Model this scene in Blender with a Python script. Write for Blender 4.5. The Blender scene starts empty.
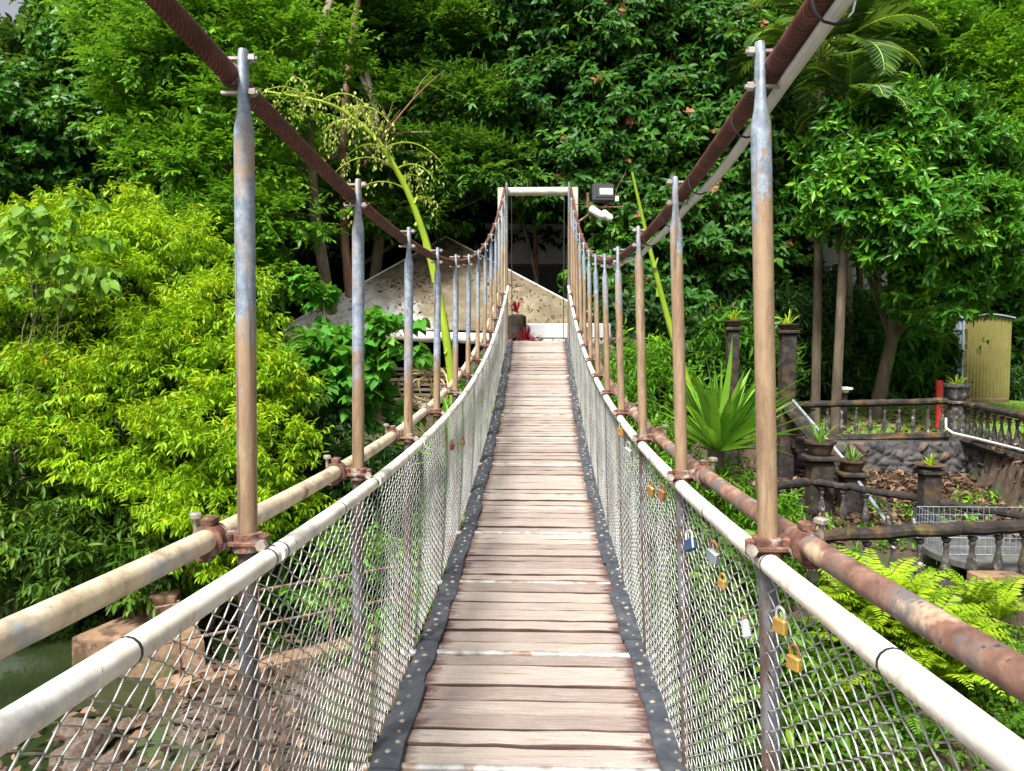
import bpy, math, random
import numpy as np
from mathutils import Matrix, Vector, Euler

random.seed(7)
RNG = np.random.default_rng(11)
SC = bpy.context.scene
COL = SC.collection
R = math.radians

# ---------------------------------------------------------------- camera
F, CX, CY = 770.0, 512.0, 385.5
EYE = Vector((0.07, 0.0, 1.70))
cd = bpy.data.cameras.new('camera')
cam = bpy.data.objects.new('camera', cd)
COL.objects.link(cam)
cam.location = EYE
cam.rotation_euler = (R(90 - 3.34), 0, R(2.157))
cd.sensor_width = 36
cd.lens = 36 * F / 1024
cd.clip_start = 0.05
cd.clip_end = 2000
SC.camera = cam
ROT = Euler(cam.rotation_euler).to_matrix()

# ---------------------------------------------------------------- light
SUN_EL, SUN_AZ = R(56), R(205)          # azimuth measured clockwise from +Y
w = bpy.data.worlds.new('World'); SC.world = w; w.use_nodes = True
nt = w.node_tree; nt.nodes.clear()
sky = nt.nodes.new('ShaderNodeTexSky'); sky.sky_type = 'NISHITA'; sky.sun_disc = False
sky.sun_elevation = SUN_EL; sky.sun_rotation = SUN_AZ
sky.air_density = 1.0; sky.dust_density = 7.0; sky.ozone_density = 1.0
hs = nt.nodes.new('ShaderNodeHueSaturation'); hs.inputs['Saturation'].default_value = 0.35
bg = nt.nodes.new('ShaderNodeBackground'); bg.inputs['Strength'].default_value = 0.11
wo = nt.nodes.new('ShaderNodeOutputWorld')
nt.links.new(sky.outputs[0], hs.inputs['Color']); nt.links.new(hs.outputs[0], bg.inputs[0]); nt.links.new(bg.outputs[0], wo.inputs[0])
sd = bpy.data.lights.new('sun', 'SUN'); sd.energy = 4.8; sd.angle = R(11); sd.color = (1.0, 0.955, 0.88)
sun = bpy.data.objects.new('sun', sd); COL.objects.link(sun)
sdir = Vector((math.sin(SUN_AZ) * math.cos(SUN_EL), math.cos(SUN_AZ) * math.cos(SUN_EL), math.sin(SUN_EL)))
sun.rotation_euler = sdir.to_track_quat('Z', 'Y').to_euler()
sun.location = (0, -5, 30)
vs = SC.view_settings
vs.view_transform = 'Standard'; vs.look = 'None'; vs.exposure = 0.82; vs.gamma = 1.0; vs.use_curve_mapping = False
SC.cycles.max_bounces = 6; SC.cycles.diffuse_bounces = 3; SC.cycles.transmission_bounces = 4; SC.cycles.transparent_max_bounces = 8

# ---------------------------------------------------------------- helpers
def at(px, py, y):
    "point of the place seen at that direction, at world distance y along the bridge"
    d = ROT @ Vector(((px - CX) / F, (CY - py) / F, -1.0))
    return EYE + d * (y / d.y)

def tag(o, label, cat, group=None, kind=None):
    if label: o['label'] = label
    if cat: o['category'] = cat
    if group: o['group'] = group
    if kind: o['kind'] = kind
    return o

def thing(name, label, cat, loc=(0, 0, 0), group=None):
    o = bpy.data.objects.new(name, None); COL.objects.link(o)
    o.location = loc; o.empty_display_size = 0.1
    return tag(o, label, cat, group)

def wloc(o):
    v = Vector((0, 0, 0))
    while o is not None:
        v += o.location; o = o.parent
    return v

def copy_tree(o, parent=None):
    c = o.copy(); COL.objects.link(c)
    if parent is not None: c.parent = parent
    for ch in o.children:
        copy_tree(ch, c)
    return c

def link_mesh(name, me, mats, parent=None):
    ob = bpy.data.objects.new(name, me); COL.objects.link(ob)
    for m in (mats if isinstance(mats, (list, tuple)) else [mats]): me.materials.append(m)
    if parent is not None: ob.parent = parent
    return ob

class MB:
    "collects shapes (world coordinates) and links them as one mesh"
    def __init__(s):
        s.v = []; s.f = []; s.n = 0; s.mi = []; s.var = []; s.cm = 0; s.cv = 0.5
    def add(s, vs_, fs):
        s.v.extend([tuple(p) for p in vs_])
        for f in fs:
            s.f.append(tuple(i + s.n for i in f)); s.mi.append(s.cm); s.var.append(s.cv)
        s.n += len(vs_)
    def box(s, c, size, rot=None, bev=0.0, taper=1.0):
        x, y, z = [q / 2 for q in size]; c = Vector(c)
        if bev <= 0:
            pts = [Vector((a * x * (taper if e > 0 else 1), b * y * (taper if e > 0 else 1), e * z)) for e in (-1, 1) for a, b in ((-1, -1), (1, -1), (1, 1), (-1, 1))]
            fs = [(3, 2, 1, 0), (4, 5, 6, 7), (0, 1, 5, 4), (1, 2, 6, 5), (2, 3, 7, 6), (3, 0, 4, 7)]
        else:
            pts = []; lv = [(-z, -bev), (-z + bev, 0), (z - bev, 0), (z, -bev)]
            for zz, o in lv:
                X, Y, b = x + o, y + o, bev
                for a, q in ((X, Y - b), (X - b, Y), (-X + b, Y), (-X, Y - b), (-X, -Y + b), (-X + b, -Y), (X - b, -Y), (X, -Y + b)):
                    k = taper if zz > 0 else 1
                    pts.append(Vector((a * k, q * k, zz)))
            fs = [tuple(range(7, -1, -1)), tuple(range(24, 32))]
            for l in range(3):
                for i in range(8):
                    j = (i + 1) % 8
                    fs.append((l * 8 + i, l * 8 + j, l * 8 + 8 + j, l * 8 + 8 + i))
        M = rot.to_matrix() if isinstance(rot, Euler) else rot
        if M is not None: pts = [M @ p for p in pts]
        s.add([p + c for p in pts], fs)
    def tube(s, pts, rad, n=8, cap=True, flat=None):
        pts = [Vector(p) for p in pts]; m = len(pts)
        rad = list(rad) if hasattr(rad, '__len__') else [rad] * m
        up = None; rings = []
        for i in range(m):
            t = (pts[min(i + 1, m - 1)] - pts[max(i - 1, 0)]).normalized()
            if up is None:
                a = Vector((0, 0, 1)) if abs(t.z) < 0.9 else Vector((1, 0, 0))
                up = (a - t * a.dot(t)).normalized()
            else:
                up = (up - t * up.dot(t)).normalized()
            sd_ = t.cross(up)
            rr = rad[i]; ra, rb = rr if isinstance(rr, tuple) else (rr, rr)
            rings.append([pts[i] + up * (math.cos(2 * math.pi * k / n) * ra) + sd_ * (math.sin(2 * math.pi * k / n) * rb) for k in range(n)])
        vs_ = [p for r in rings for p in r]; fs = []
        for i in range(m - 1):
            for k in range(n):
                j = (k + 1) % n
                fs.append((i * n + k, i * n + j, i * n + n + j, i * n + n + k))
        if cap:
            fs.append(tuple(range(n - 1, -1, -1))); fs.append(tuple(range((m - 1) * n, m * n)))
        s.add(vs_, fs)
    def lathe(s, c, prof, n=12, axis=None):
        c = Vector(c); vs_ = []; fs = []; m = len(prof)
        for r, z in prof:
            for k in range(n):
                a = 2 * math.pi * k / n
                p = Vector((r * math.cos(a), r * math.sin(a), z))
                if axis is not None: p = axis @ p
                vs_.append(p + c)
        for i in range(m - 1):
            for k in range(n):
                j = (k + 1) % n
                fs.append((i * n + k, i * n + j, i * n + n + j, i * n + n + k))
        fs.append(tuple(range(n - 1, -1, -1))); fs.append(tuple(range((m - 1) * n, m * n)))
        s.add(vs_, fs)
    def build(s, name, mats, parent=None, smooth=True, ang=40):
        me = bpy.data.meshes.new(name)
        o = wloc(parent) if parent is not None else Vector((0, 0, 0))
        me.from_pydata([(a - o.x, b - o.y, c - o.z) for a, b, c in s.v], [], s.f)
        if any(s.mi): me.polygons.foreach_set('material_index', s.mi)
        at_ = me.attributes.new('var', 'FLOAT', 'FACE'); at_.data.foreach_set('value', np.array(s.var, dtype=np.float32))
        if smooth:
            me.polygons.foreach_set('use_smooth', [True] * len(me.polygons))
            me.set_sharp_from_angle(angle=R(ang))
        me.update()
        return link_mesh(name, me, mats, parent)

def np_mesh(name, V, Fq, mats, parent=None, var=None, smooth=False):
    "V (n,3) world coordinates, Fq (m,k) faces of one size"
    me = bpy.data.meshes.new(name)
    V = np.asarray(V, dtype=np.float32)
    if parent is not None:
        V = V - np.array(wloc(parent), dtype=np.float32)
    Fq = np.asarray(Fq, dtype=np.int32); m, k = Fq.shape
    me.vertices.add(len(V)); me.vertices.foreach_set('co', V.ravel())
    me.loops.add(m * k); me.loops.foreach_set('vertex_index', Fq.ravel())
    me.polygons.add(m)
    me.polygons.foreach_set('loop_start', np.arange(0, m * k, k, dtype=np.int32))
    me.polygons.foreach_set('loop_total', np.full(m, k, dtype=np.int32))
    if smooth: me.polygons.foreach_set('use_smooth', np.ones(m, dtype=bool))
    if var is not None:
        a = me.attributes.new('var', 'FLOAT', 'FACE'); a.data.foreach_set('value', np.asarray(var, dtype=np.float32))
    me.update(calc_edges=True)
    return link_mesh(name, me, mats, parent)

def nrm(a):
    return a / np.maximum(np.linalg.norm(a, axis=-1, keepdims=True), 1e-9)

SHAPES = {   # six points of a folded leaf blade: base, R1, R2, tip, L2, L1 (x along, y across, z lift)
    'lance': [(0, 0, 0), (.28, -.36, .05), (.62, -.40, .02), (1, 0, -.12), (.62, .40, .02), (.28, .36, .05)],
    'oval':  [(0, 0, 0), (.25, -.46, .07), (.66, -.48, .05), (1, 0, -.08), (.66, .48, .05), (.25, .46, .07)],
    'heart': [(0, 0, 0), (.05, -.52, .10), (.55, -.50, .04), (1, 0, -.18), (.55, .50, .04), (.05, .52, .10)],
    'strip': [(0, 0, 0), (.20, -.5, .03), (.70, -.42, .0), (1, 0, -.10), (.70, .42, .0), (.20, .5, .03)],
}
BIG = {   # rounder blades with a midrib point
    'heart': [(0, 0, 0), (.5, 0, -.03), (1, 0, -.22), (-.13, -.22, .05), (.10, -.50, .07), (.48, -.46, .03), (.80, -.20, -.07), (-.13, .22, .05), (.10, .50, .07), (.48, .46, .03), (.80, .20, -.07)],
    'oval':  [(0, 0, 0), (.5, 0, -.04), (1, 0, -.20), (.08, -.20, .03), (.30, -.44, .05), (.60, -.44, .02), (.86, -.20, -.09), (.08, .20, .03), (.30, .44, .05), (.60, .44, .02), (.86, .20, -.09)],
}
BIG_F = np.array([[0, 3, 4, 1], [1, 4, 5, 6], [1, 6, 2, 10], [0, 1, 8, 7], [1, 10, 9, 8]])
LEAF_F = np.array([[0, 1, 2, 3], [0, 3, 4, 5]])

def leaves_mesh(name, P, D, Nn, L, W, var, mat, parent, shape='lance'):
    "many leaf blades: origin P, direction D, upper-side normal N, length L, width W"
    D = nrm(D); S = nrm(np.cross(Nn, D)); N2 = np.cross(D, S)
    big = shape.startswith('big'); T = np.array(BIG[shape[4:]] if big else SHAPES[shape]); LF = BIG_F if big else LEAF_F
    L = np.asarray(L)[:, None, None]; W = np.asarray(W)[:, None, None]
    V = P[:, None, :] + D[:, None, :] * (T[None, :, 0:1] * L) + S[:, None, :] * (T[None, :, 1:2] * W) + N2[:, None, :] * (T[None, :, 2:3] * L)
    n = len(P)
    Fq = (LF[None] + (np.arange(n) * len(T))[:, None, None]).reshape(-1, 4)
    return np_mesh(name, V.reshape(-1, 3), Fq, mat, parent, np.repeat(var, len(LF)))

def sprig_tpl(k, kind, rng):
    "k leaves of a shoot along +X: origins, directions, normals in the shoot's own frame"
    o, d, n = [], [], []
    for i in range(k):
        a = i * 2.399 + rng.uniform(-.3, .3); t = i / max(k - 1, 1)
        if kind == 'whorl':
            tilt = R(75 - 45 * t + rng.uniform(-10, 10)); o.append((.55 + .4 * t, 0, 0))
        elif kind == 'spray':      # flat two-ranked spray
            a = (0 if i % 2 else math.pi) + rng.uniform(-.35, .35); tilt = R(55 + rng.uniform(-12, 12)) * (1 - .6 * (i == k - 1)); o.append((t, 0, 0))
        else:
            tilt = R(60 + rng.uniform(-20, 20)); o.append((.2 + .8 * t, 0, 0))
        d.append((math.cos(tilt), math.sin(tilt) * math.cos(a), math.sin(tilt) * math.sin(a)))
        n.append((math.cos(tilt + 1.57), math.sin(tilt + 1.57) * math.cos(a), math.sin(tilt + 1.57) * math.sin(a)) if kind == 'whorl' else (0, 0, 1))
    d, n = np.array(d), np.array(n)
    if kind == 'spray': d = d[:, [0, 1, 2]] * np.array([1, 1, .35])
    if kind == 'whorl': n = -n
    return np.array(o), d, n

def shoots(P, D, U, tpl, slen, L, W, droop, rng, jit=.25):
    "place the shoot template at every (P, D, U); returns leaf arrays"
    o, d, n = tpl; N = len(P); k = len(o)
    X = nrm(D); Yv = nrm(np.cross(U, X)); Z = np.cross(X, Yv)
    B = np.stack([X, Yv, Z], axis=1)                        # rows = axes
    sl = slen * rng.uniform(.7, 1.3, (N, 1, 1))
    LP = P[:, None, :] + np.einsum('ki,nij->nkj', o, B) * sl
    LD = np.einsum('ki,nij->nkj', d, B) + rng.normal(0, jit, (N, k, 3))
    LD = nrm(LD); LD[..., 2] -= droop; LD = nrm(LD)
    LN = np.einsum('ki,nij->nkj', n, B) + rng.normal(0, jit, (N, k, 3)); LN[..., 2] += .5
    sc = rng.uniform(.65, 1.25, N * k)
    return LP.reshape(-1, 3), LD.reshape(-1, 3), LN.reshape(-1, 3), L * sc, W * sc * rng.uniform(.8, 1.2, N * k), k

def crown_arrays(lobes, density, cl_r, per, tpl, slen, L, W, droop, rng, flat=.6, up=.35, low=-.75, front=None, inner=.25, flush=0.0):
    "leaf arrays of a crown: clumps of shoots over the shells of the lobes"
    PS, DS, CV = [], [], []
    for c, r in lobes:
        c = np.array(c); r = np.array(r)
        area = 4 * math.pi * ((r[0] * r[1]) ** 1.6 / 3 + (r[0] * r[2]) ** 1.6 / 3 + (r[1] * r[2]) ** 1.6 / 3) ** (1 / 1.6)
        m = max(4, int(area * density))
        u = nrm(rng.normal(0, 1, (m * 3, 3)))
        u = u[u[:, 2] > low]
        if front is not None: u = u[(u[:, 1] < front) | (rng.random(len(u)) < .12)]
        u = u[:m]; m = len(u)
        rad = np.where(rng.random((m, 1)) < inner, rng.uniform(.35, .8, (m, 1)), rng.uniform(.82, 1.12, (m, 1)))
        cc = c + u * r * rad
        out = nrm(u / r)
        cr = cl_r * rng.uniform(.6, 1.35, (m, 1, 1))
        g = nrm(rng.normal(0, 1, (m, per, 3))) * rng.random((m, per, 1)) ** .45
        g[..., 2] *= flat
        p = cc[:, None, :] + g * cr
        d = g * .9 + out[:, None, :] * .75 + rng.normal(0, .25, (m, per, 3)); d[..., 2] += up
        PS.append(p.reshape(-1, 3)); DS.append(d.reshape(-1, 3)); CV.append(np.repeat(rng.random(m), per))
    P = np.concatenate(PS); D = nrm(np.concatenate(DS)); cv = np.concatenate(CV)
    U = np.tile(np.array([0, 0, 1.0]), (len(P), 1)) + rng.normal(0, .3, (len(P), 3))
    lp, ld, ln, l, wd, k = shoots(P, D, U, tpl, slen, L, W, droop, rng)
    var = np.clip(np.repeat(cv, k) * .5 + rng.random(len(lp)) * .5, 0, 1)
    if flush > 0:                                           # shoots of young red brown leaves
        yg = np.repeat(rng.random(len(P)) < flush, k); var = np.where(yg, .94 + .06 * rng.random(len(lp)), var * .86); l = np.where(yg, l * .75, l)
    return lp, ld, ln, l, wd, var

# ---------------------------------------------------------------- materials
def lin(h):
    h = h.lstrip('#'); c = [int(h[i:i + 2], 16) / 255 for i in (0, 2, 4)]
    return tuple((x / 12.92 if x <= .04045 else ((x + .055) / 1.055) ** 2.4) for x in c) + (1,)
def col(c):
    return lin(c) if isinstance(c, str) else (tuple(c) + (1,))[:4]

def ramp(nt_, fac, stops):
    r = nt_.nodes.new('ShaderNodeValToRGB'); e = r.color_ramp.elements
    while len(e) < len(stops): e.new(.5)
    for i, (p, c) in enumerate(stops): e[i].position = p; e[i].color = col(c)
    nt_.links.new(fac, r.inputs[0]); return r.outputs[0]

def noise(nt_, vec, scale, detail=6, rough=.6, stretch=None):
    if stretch:
        mp = nt_.nodes.new('ShaderNodeMapping'); mp.inputs['Scale'].default_value = stretch
        nt_.links.new(vec, mp.inputs[0]); vec = mp.outputs[0]
    n = nt_.nodes.new('ShaderNodeTexNoise'); n.inputs['Scale'].default_value = scale
    n.inputs['Detail'].default_value = detail; n.inputs['Roughness'].default_value = rough
    nt_.links.new(vec, n.inputs['Vector']); return n.outputs[0]

def mixc(nt_, fac, a, b, mode='MIX'):
    m = nt_.nodes.new('ShaderNodeMix'); m.data_type = 'RGBA'; m.blend_type = mode
    if isinstance(fac, float): m.inputs[0].default_value = fac
    else: nt_.links.new(fac, m.inputs[0])
    for s_, v in ((6, a), (7, b)):
        if isinstance(v, (tuple, str)): m.inputs[s_].default_value = col(v)
        else: nt_.links.new(v, m.inputs[s_])
    return m.outputs[2]

def mrange(nt_, v, a, b, c=0.0, d=1.0):
    m = nt_.nodes.new('ShaderNodeMapRange'); nt_.links.new(v, m.inputs[0])
    for i, q in enumerate((a, b, c, d)): m.inputs[1 + i].default_value = q
    return m.outputs[0]

def math_(nt_, op, a, b=None):
    m = nt_.nodes.new('ShaderNodeMath'); m.operation = op
    for i, q in enumerate((a, b)):
        if q is None: continue
        if isinstance(q, (int, float)): m.inputs[i].default_value = q
        else: nt_.links.new(q, m.inputs[i])
    return m.outputs[0]

def base_mat(name):
    m = bpy.data.materials.new(name); m.use_nodes = True
    t = m.node_tree; b = t.nodes['Principled BSDF']
    tc = t.nodes.new('ShaderNodeTexCoord')
    return m, t, b, tc

def attr(t, name='var'):
    a = t.nodes.new('ShaderNodeAttribute'); a.attribute_name = name; return a.outputs['Fac']

def pm(name, stops, scale=6, detail=7, stretch=None, rough=.7, metal=0.0, bump=.25, bscale=None, spots=None, varmix=None, coord='Object', bstretch=None, spec=.4):
    "weathered surface: noise ramp, optional blotches (colour, scale, lo, hi), optional per-face tint"
    m, t, b, tc = base_mat(name); v = tc.outputs[coord]
    c = ramp(t, noise(t, v, scale, detail, .62, stretch), stops)
    if varmix:
        c = mixc(t, mrange(t, attr(t), 0, 1, 0, varmix[1]), c, ramp(t, attr(t), varmix[0]))
    for sp in (spots or []):
        f = mrange(t, noise(t, v, sp[1], 6, .65, sp[4] if len(sp) > 4 else None), sp[2], sp[3])
        c = mixc(t, f, c, sp[0])
    t.links.new(c, b.inputs['Base Color'])
    b.inputs['Roughness'].default_value = rough; b.inputs['Metallic'].default_value = metal; b.inputs['Specular IOR Level'].default_value = spec
    if bump:
        bn = t.nodes.new('ShaderNodeBump'); bn.inputs['Strength'].default_value = bump; bn.inputs['Distance'].default_value = .02
        t.links.new(noise(t, v, bscale or scale * 3, 6, .65, bstretch or stretch), bn.inputs['Height']); t.links.new(bn.outputs[0], b.inputs['Normal'])
    return m

def leaf_mat(name, stops, trans=.35, tcol=None, rough=.42, spec=.26):
    m, t, b, tc = base_mat(name)
    a = attr(t); c = ramp(t, a, stops)
    f = mrange(t, noise(t, tc.outputs['Object'], 1.1, 3), .3, .7, .82, 1.15)
    hsv = t.nodes.new('ShaderNodeHueSaturation'); t.links.new(c, hsv.inputs['Color']); t.links.new(f, hsv.inputs['Value'])
    c = hsv.outputs[0]
    t.links.new(c, b.inputs['Base Color']); b.inputs['Roughness'].default_value = rough; b.inputs['Specular IOR Level'].default_value = spec
    tr = t.nodes.new('ShaderNodeBsdfTranslucent')
    t.links.new(mixc(t, .5, c, tcol or (.20, .34, .02)), tr.inputs[0])
    mx = t.nodes.new('ShaderNodeMixShader'); mx.inputs[0].default_value = trans
    t.links.new(b.outputs[0], mx.inputs[1]); t.links.new(tr.outputs[0], mx.inputs[2])
    t.links.new(mx.outputs[0], t.nodes['Material Output'].inputs[0])
    return m

M = {}
M['bright'] = leaf_mat('leaf_yellow_green', [(0, (.09, .23, .008)), (.35, (.20, .41, .010)), (.8, (.36, .54, .013)), (.95, (.46, .52, .02)), (.975, (.50, .30, .03)), (1, (.28, .12, .04))], .42, (.50, .62, .015))
M['brightdark'] = leaf_mat('leaf_shrub_mid', [(0, (.03, .085, .012)), (.6, (.07, .16, .015)), (1, (.16, .24, .02))], .32)
M['layer'] = leaf_mat('leaf_fresh_green', [(0, (.04, .15, .010)), (.6, (.11, .30, .012)), (1, (.24, .45, .018))], .34)
M['mid'] = leaf_mat('leaf_mid_green', [(0, (.022, .085, .010)), (.6, (.055, .18, .014)), (.97, (.13, .29, .018)), (1, (.30, .11, .04))], .3)
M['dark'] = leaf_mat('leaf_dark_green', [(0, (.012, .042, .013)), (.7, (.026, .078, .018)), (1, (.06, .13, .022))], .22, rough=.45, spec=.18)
M['vine'] = leaf_mat('leaf_vine', [(0, (.02, .095, .012)), (.7, (.05, .18, .015)), (1, (.13, .31, .02))], .28)
M['flush'] = leaf_mat('leaf_dark_with_flush', [(0, (.012, .055, .010)), (.6, (.036, .13, .013)), (.86, (.11, .25, .018)), (.93, (.26, .15, .06)), (1, (.32, .13, .07))], .26, rough=.45, spec=.16)
M['round'] = leaf_mat('leaf_glossy_green', [(0, (.022, .10, .014)), (.6, (.06, .22, .014)), (.96, (.17, .38, .018)), (1, (.45, .36, .03))], .28, rough=.34)
M['heart'] = leaf_mat('leaf_heart', [(0, (.045, .19, .025)), (.8, (.10, .34, .035)), (1, (.18, .42, .04))], .42, spec=.15)
M['heartlight'] = leaf_mat('leaf_large_light', [(0, (.11, .26, .025)), (1, (.24, .42, .05))], .45, spec=.12)
M['fern'] = leaf_mat('leaf_fern', [(0, (.14, .28, .012)), (.6, (.28, .44, .018)), (1, (.46, .54, .03))], .42, (.5, .6, .03))
M['cover'] = leaf_mat('leaf_ground_cover', [(0, (.035, .1, .012)), (.6, (.08, .19, .016)), (1, (.2, .31, .02))], .32)
M['agave'] = leaf_mat('leaf_sword', [(0, (.08, .23, .02)), (1, (.19, .38, .035))], .3, rough=.42)
M['palm'] = leaf_mat('leaf_palm', [(0, (.03, .09, .02)), (.8, (.07, .16, .03)), (1, (.2, .26, .05))], .3)
M['red'] = leaf_mat('leaf_bromeliad', [(0, (.22, .01, .02)), (1, (.45, .03, .05))], .3, (.5, .03, .05))
M['dry'] = leaf_mat('leaf_dead', [(0, (.035, .02, .014)), (.6, (.10, .056, .034)), (1, (.22, .14, .09))], .1, (.2, .1, .05), rough=.75)
M['yellow'] = leaf_mat('leaf_yellowing', [(0, (.4, .3, .03)), (1, (.6, .45, .04))], .35, (.6, .4, .03))
M['flower'] = leaf_mat('inflorescence', [(0, (.28, .36, .06)), (1, (.45, .52, .12))], .3, (.5, .55, .15))
M['grass'] = leaf_mat('grass_blade', [(0, (.10, .2, .015)), (1, (.2, .33, .03))], .35)
M['bark'] = pm('bark', [(.3, (.035, .025, .018)), (.55, (.10, .075, .05)), (.75, (.2, .16, .11))], 5, stretch=(1, 1, .25), bump=.6, bscale=16, spots=[((.06, .10, .03), 2.2, .55, .7)])
M['barkpale'] = pm('bark_pale', [(0.3, (0.09, 0.0675, 0.045)), (0.55, (0.18, 0.1425, 0.0975)), (0.75, (0.285, 0.24, 0.1725))], 6, stretch=(1, 1, .3), bump=.5, bscale=16, spots=[((.08, .13, .04), 1.8, .55, .68)])
M['barkred'] = pm('bark_reddish', [(.3, (.16, .08, .05)), (.7, (.36, .2, .13))], 6, stretch=(1, 1, .3), bump=.5, bscale=16)
M['stem'] = pm('flower_stalk', [(.3, (.16, .27, .015)), (.7, (.34, .46, .03))], 4, stretch=(1, 1, .3), bump=.15, rough=.45)
M['whiterail'] = pm('white_painted_pipe', [(.3, (.60, .53, .42)), (.5, (.78, .74, .66)), (.7, (.84, .82, .78))], 7, bump=.05, rough=.42, spots=[((.46, .34, .22), 8, .56, .72), ((.28, .19, .12), 38, .62, .70), ((.50, .49, .46), 3, .52, .6)])
M['creamrail'] = pm('weathered_cream_pipe', [(.3, (.26, .20, .13)), (.5, (.48, .40, .28)), (.7, (.58, .52, .41))], 14, bump=.15, rough=.6, spots=[((.20, .12, .07), 9, .58, .66), ((.30, .31, .31), 4, .54, .62), ((.12, .08, .06), 45, .62, .70)])
M['rustrail'] = pm('rusted_pipe', [(.3, (.08, .04, .032)), (.5, (.20, .11, .08)), (.7, (.36, .24, .17))], 14, bump=.15, rough=.6, spots=[((.13, .12, .12), 5, .52, .60), ((.44, .33, .23), 7, .57, .66), ((.05, .03, .025), 40, .6, .7)])
M['rust'] = pm('rusty_steel', [(.3, (.04, .02, .015)), (.5, (.13, .058, .04)), (.7, (.27, .15, .10))], 24, detail=9, bump=.4, bscale=60, rough=.75, spots=[((.30, .28, .25), 14, .56, .64), ((.03, .018, .015), 45, .58, .68)])
M['galv'] = pm('galvanised_steel', [(.3, (.20, .25, .31)), (.55, (.36, .42, .48)), (.75, (.50, .55, .58))], 14, bump=.08, rough=.42, metal=.55, spots=[((.34, .22, .12), 8, .60, .74)])
M['pipegrey'] = pm('worn_grey_pipe', [(.3, (.16, .16, .16)), (.5, (.30, .30, .29)), (.7, (.42, .42, .40))], 16, bump=.1, rough=.55, metal=.2, spots=[((.20, .13, .09), 6, .54, .64)])
M['bolt'] = pm('worn_bolt_metal', [(.3, (.25, .21, .17)), (.7, (.55, .52, .47))], 30, bump=.1, rough=.4, metal=.6)
M['black'] = pm('black_tie', [(.3, (.015, .015, .017)), (.7, (.03, .03, .035))], 20, bump=.05, rough=.5)
M['wire'] = pm('galvanised_wire', [(.3, (.27, .27, .25)), (.55, (.46, .475, .46)), (.75, (.62, .64, .64))], 5, bump=0, rough=.42, metal=.35, spots=[((.26, .17, .09), 1.6, .58, .72)])
M['beamwhite'] = pm('tower_paint', [(.3, (.36, .36, .30)), (.6, (.55, .53, .42)), (.8, (.62, .60, .5))], 6, bump=.08, rough=.5, spots=[((.40, .27, .15), 4, .58, .75)])
M['conduit'] = pm('white_conduit', [(.3, (.58, .58, .56)), (.7, (.76, .77, .77))], 8, bump=.05, rough=.45, spots=[((.3, .25, .2), 12, .64, .76)])
M['concrete'] = pm('orange_stained_concrete', [(0.3, (0.1451, 0.0822, 0.0484)), (0.55, (0.2225, 0.1402, 0.087)), (0.75, (0.266, 0.1934, 0.1354))], 3, bump=.4, bscale=14, rough=.85, spots=[((.085, .05, .03), 3.5, .50, .62), ((.06, .085, .02), 2.1, .56, .66), ((.30, .22, .16), 9, .62, .72)])
M['mossstone'] = pm('dark_mossy_stone', [(0.3, (0.0069, 0.0054, 0.0042)), (0.5, (0.0192, 0.0154, 0.0135)), (0.68, (0.05, 0.0423, 0.0366)), (0.8, (0.127, 0.1193, 0.1078))], 6, bump=.6, bscale=18, rough=.9, spots=[((.10, .055, .018), 2.6, .52, .66), ((.09, .10, .02), 4.2, .60, .72)])
M['lichenstone'] = pm('lichen_spotted_stone', [(.3, (.018, .016, .014)), (.5, (.045, .042, .038)), (.62, (.11, .108, .10)), (.75, (.3, .3, .28))], 12, detail=9, bump=.6, bscale=30, rough=.92, spots=[((.07, .045, .016), 4.0, .55, .68), ((.52, .51, .47), 7, .60, .66)])
M['wallstone'] = pm('rubble_wall_stone', [(.3, (.03, .03, .032)), (.6, (.09, .088, .09)), (.8, (.18, .165, .15))], 8, bump=.5, bscale=22, rough=.9, varmix=([(0, (.014, .015, .018)), (.5, (.042, .041, .046)), (.85, (.085, .075, .068)), (.95, (.13, .075, .05)), (1, (.18, .155, .13))], 1.0), spots=[((.012, .012, .013), 3, .50, .62), ((.06, .07, .02), 2.2, .60, .70)])
M['rock'] = pm('river_rock', [(0.3, (0.045, 0.03, 0.0225)), (0.55, (0.11, 0.08, 0.0625)), (0.78, (0.2, 0.155, 0.13))], 5, bump=.6, bscale=16, rough=.85, spots=[((.10, .12, .03), 2, .6, .72)])
M['canvas'] = None; M['roofmetal'] = None
M['whitewall'] = pm('white_render_wall', [(.3, (.58, .58, .60)), (.7, (.74, .74, .75))], 2, bump=.05, rough=.8)
M['darkwin'] = pm('dark_opening', [(.3, (.012, .012, .013)), (.7, (.03, .03, .032))], 3, bump=0, rough=.5)
M['olive'] = pm('olive_corrugated_sheet', [(.3, (.15, .135, .04)), (.7, (.22, .195, .065))], 1.5, bump=.03, rough=.5, spots=[((.22, .17, .08), 4, .64, .78)])
M['bluegrey'] = pm('blue_grey_sheet', [(.3, (.22, .27, .34)), (.7, (.33, .39, .47))], 2, bump=.03, rough=.45)
M['brass'] = pm('brass_lock', [(.3, (.42, .24, .05)), (.6, (.62, .38, .10)), (.8, (.74, .5, .2))], 30, bump=.1, rough=.38, metal=.6, spots=[((.28, .13, .06), 40, .62, .76)])
M['steel'] = pm('polished_steel', [(.3, (.5, .52, .55)), (.7, (.74, .76, .79))], 20, bump=.05, rough=.3, metal=.6)
M['rustlock'] = pm('rusted_lock', [(.3, (.14, .05, .025)), (.7, (.36, .16, .08))], 40, bump=.2, rough=.7)
M['bluelock'] = pm('dark_blue_lock', [(.3, (.015, .03, .07)), (.7, (.03, .06, .13))], 20, bump=.03, rough=.35)
M['redpipe'] = pm('red_plastic', [(.3, (.40, .02, .02)), (.7, (.55, .04, .04))], 8, bump=.05, rough=.5)
M['lampblack'] = pm('lamp_housing', [(.3, (.02, .022, .025)), (.7, (.045, .05, .055))], 12, bump=.03, rough=.45)
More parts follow.
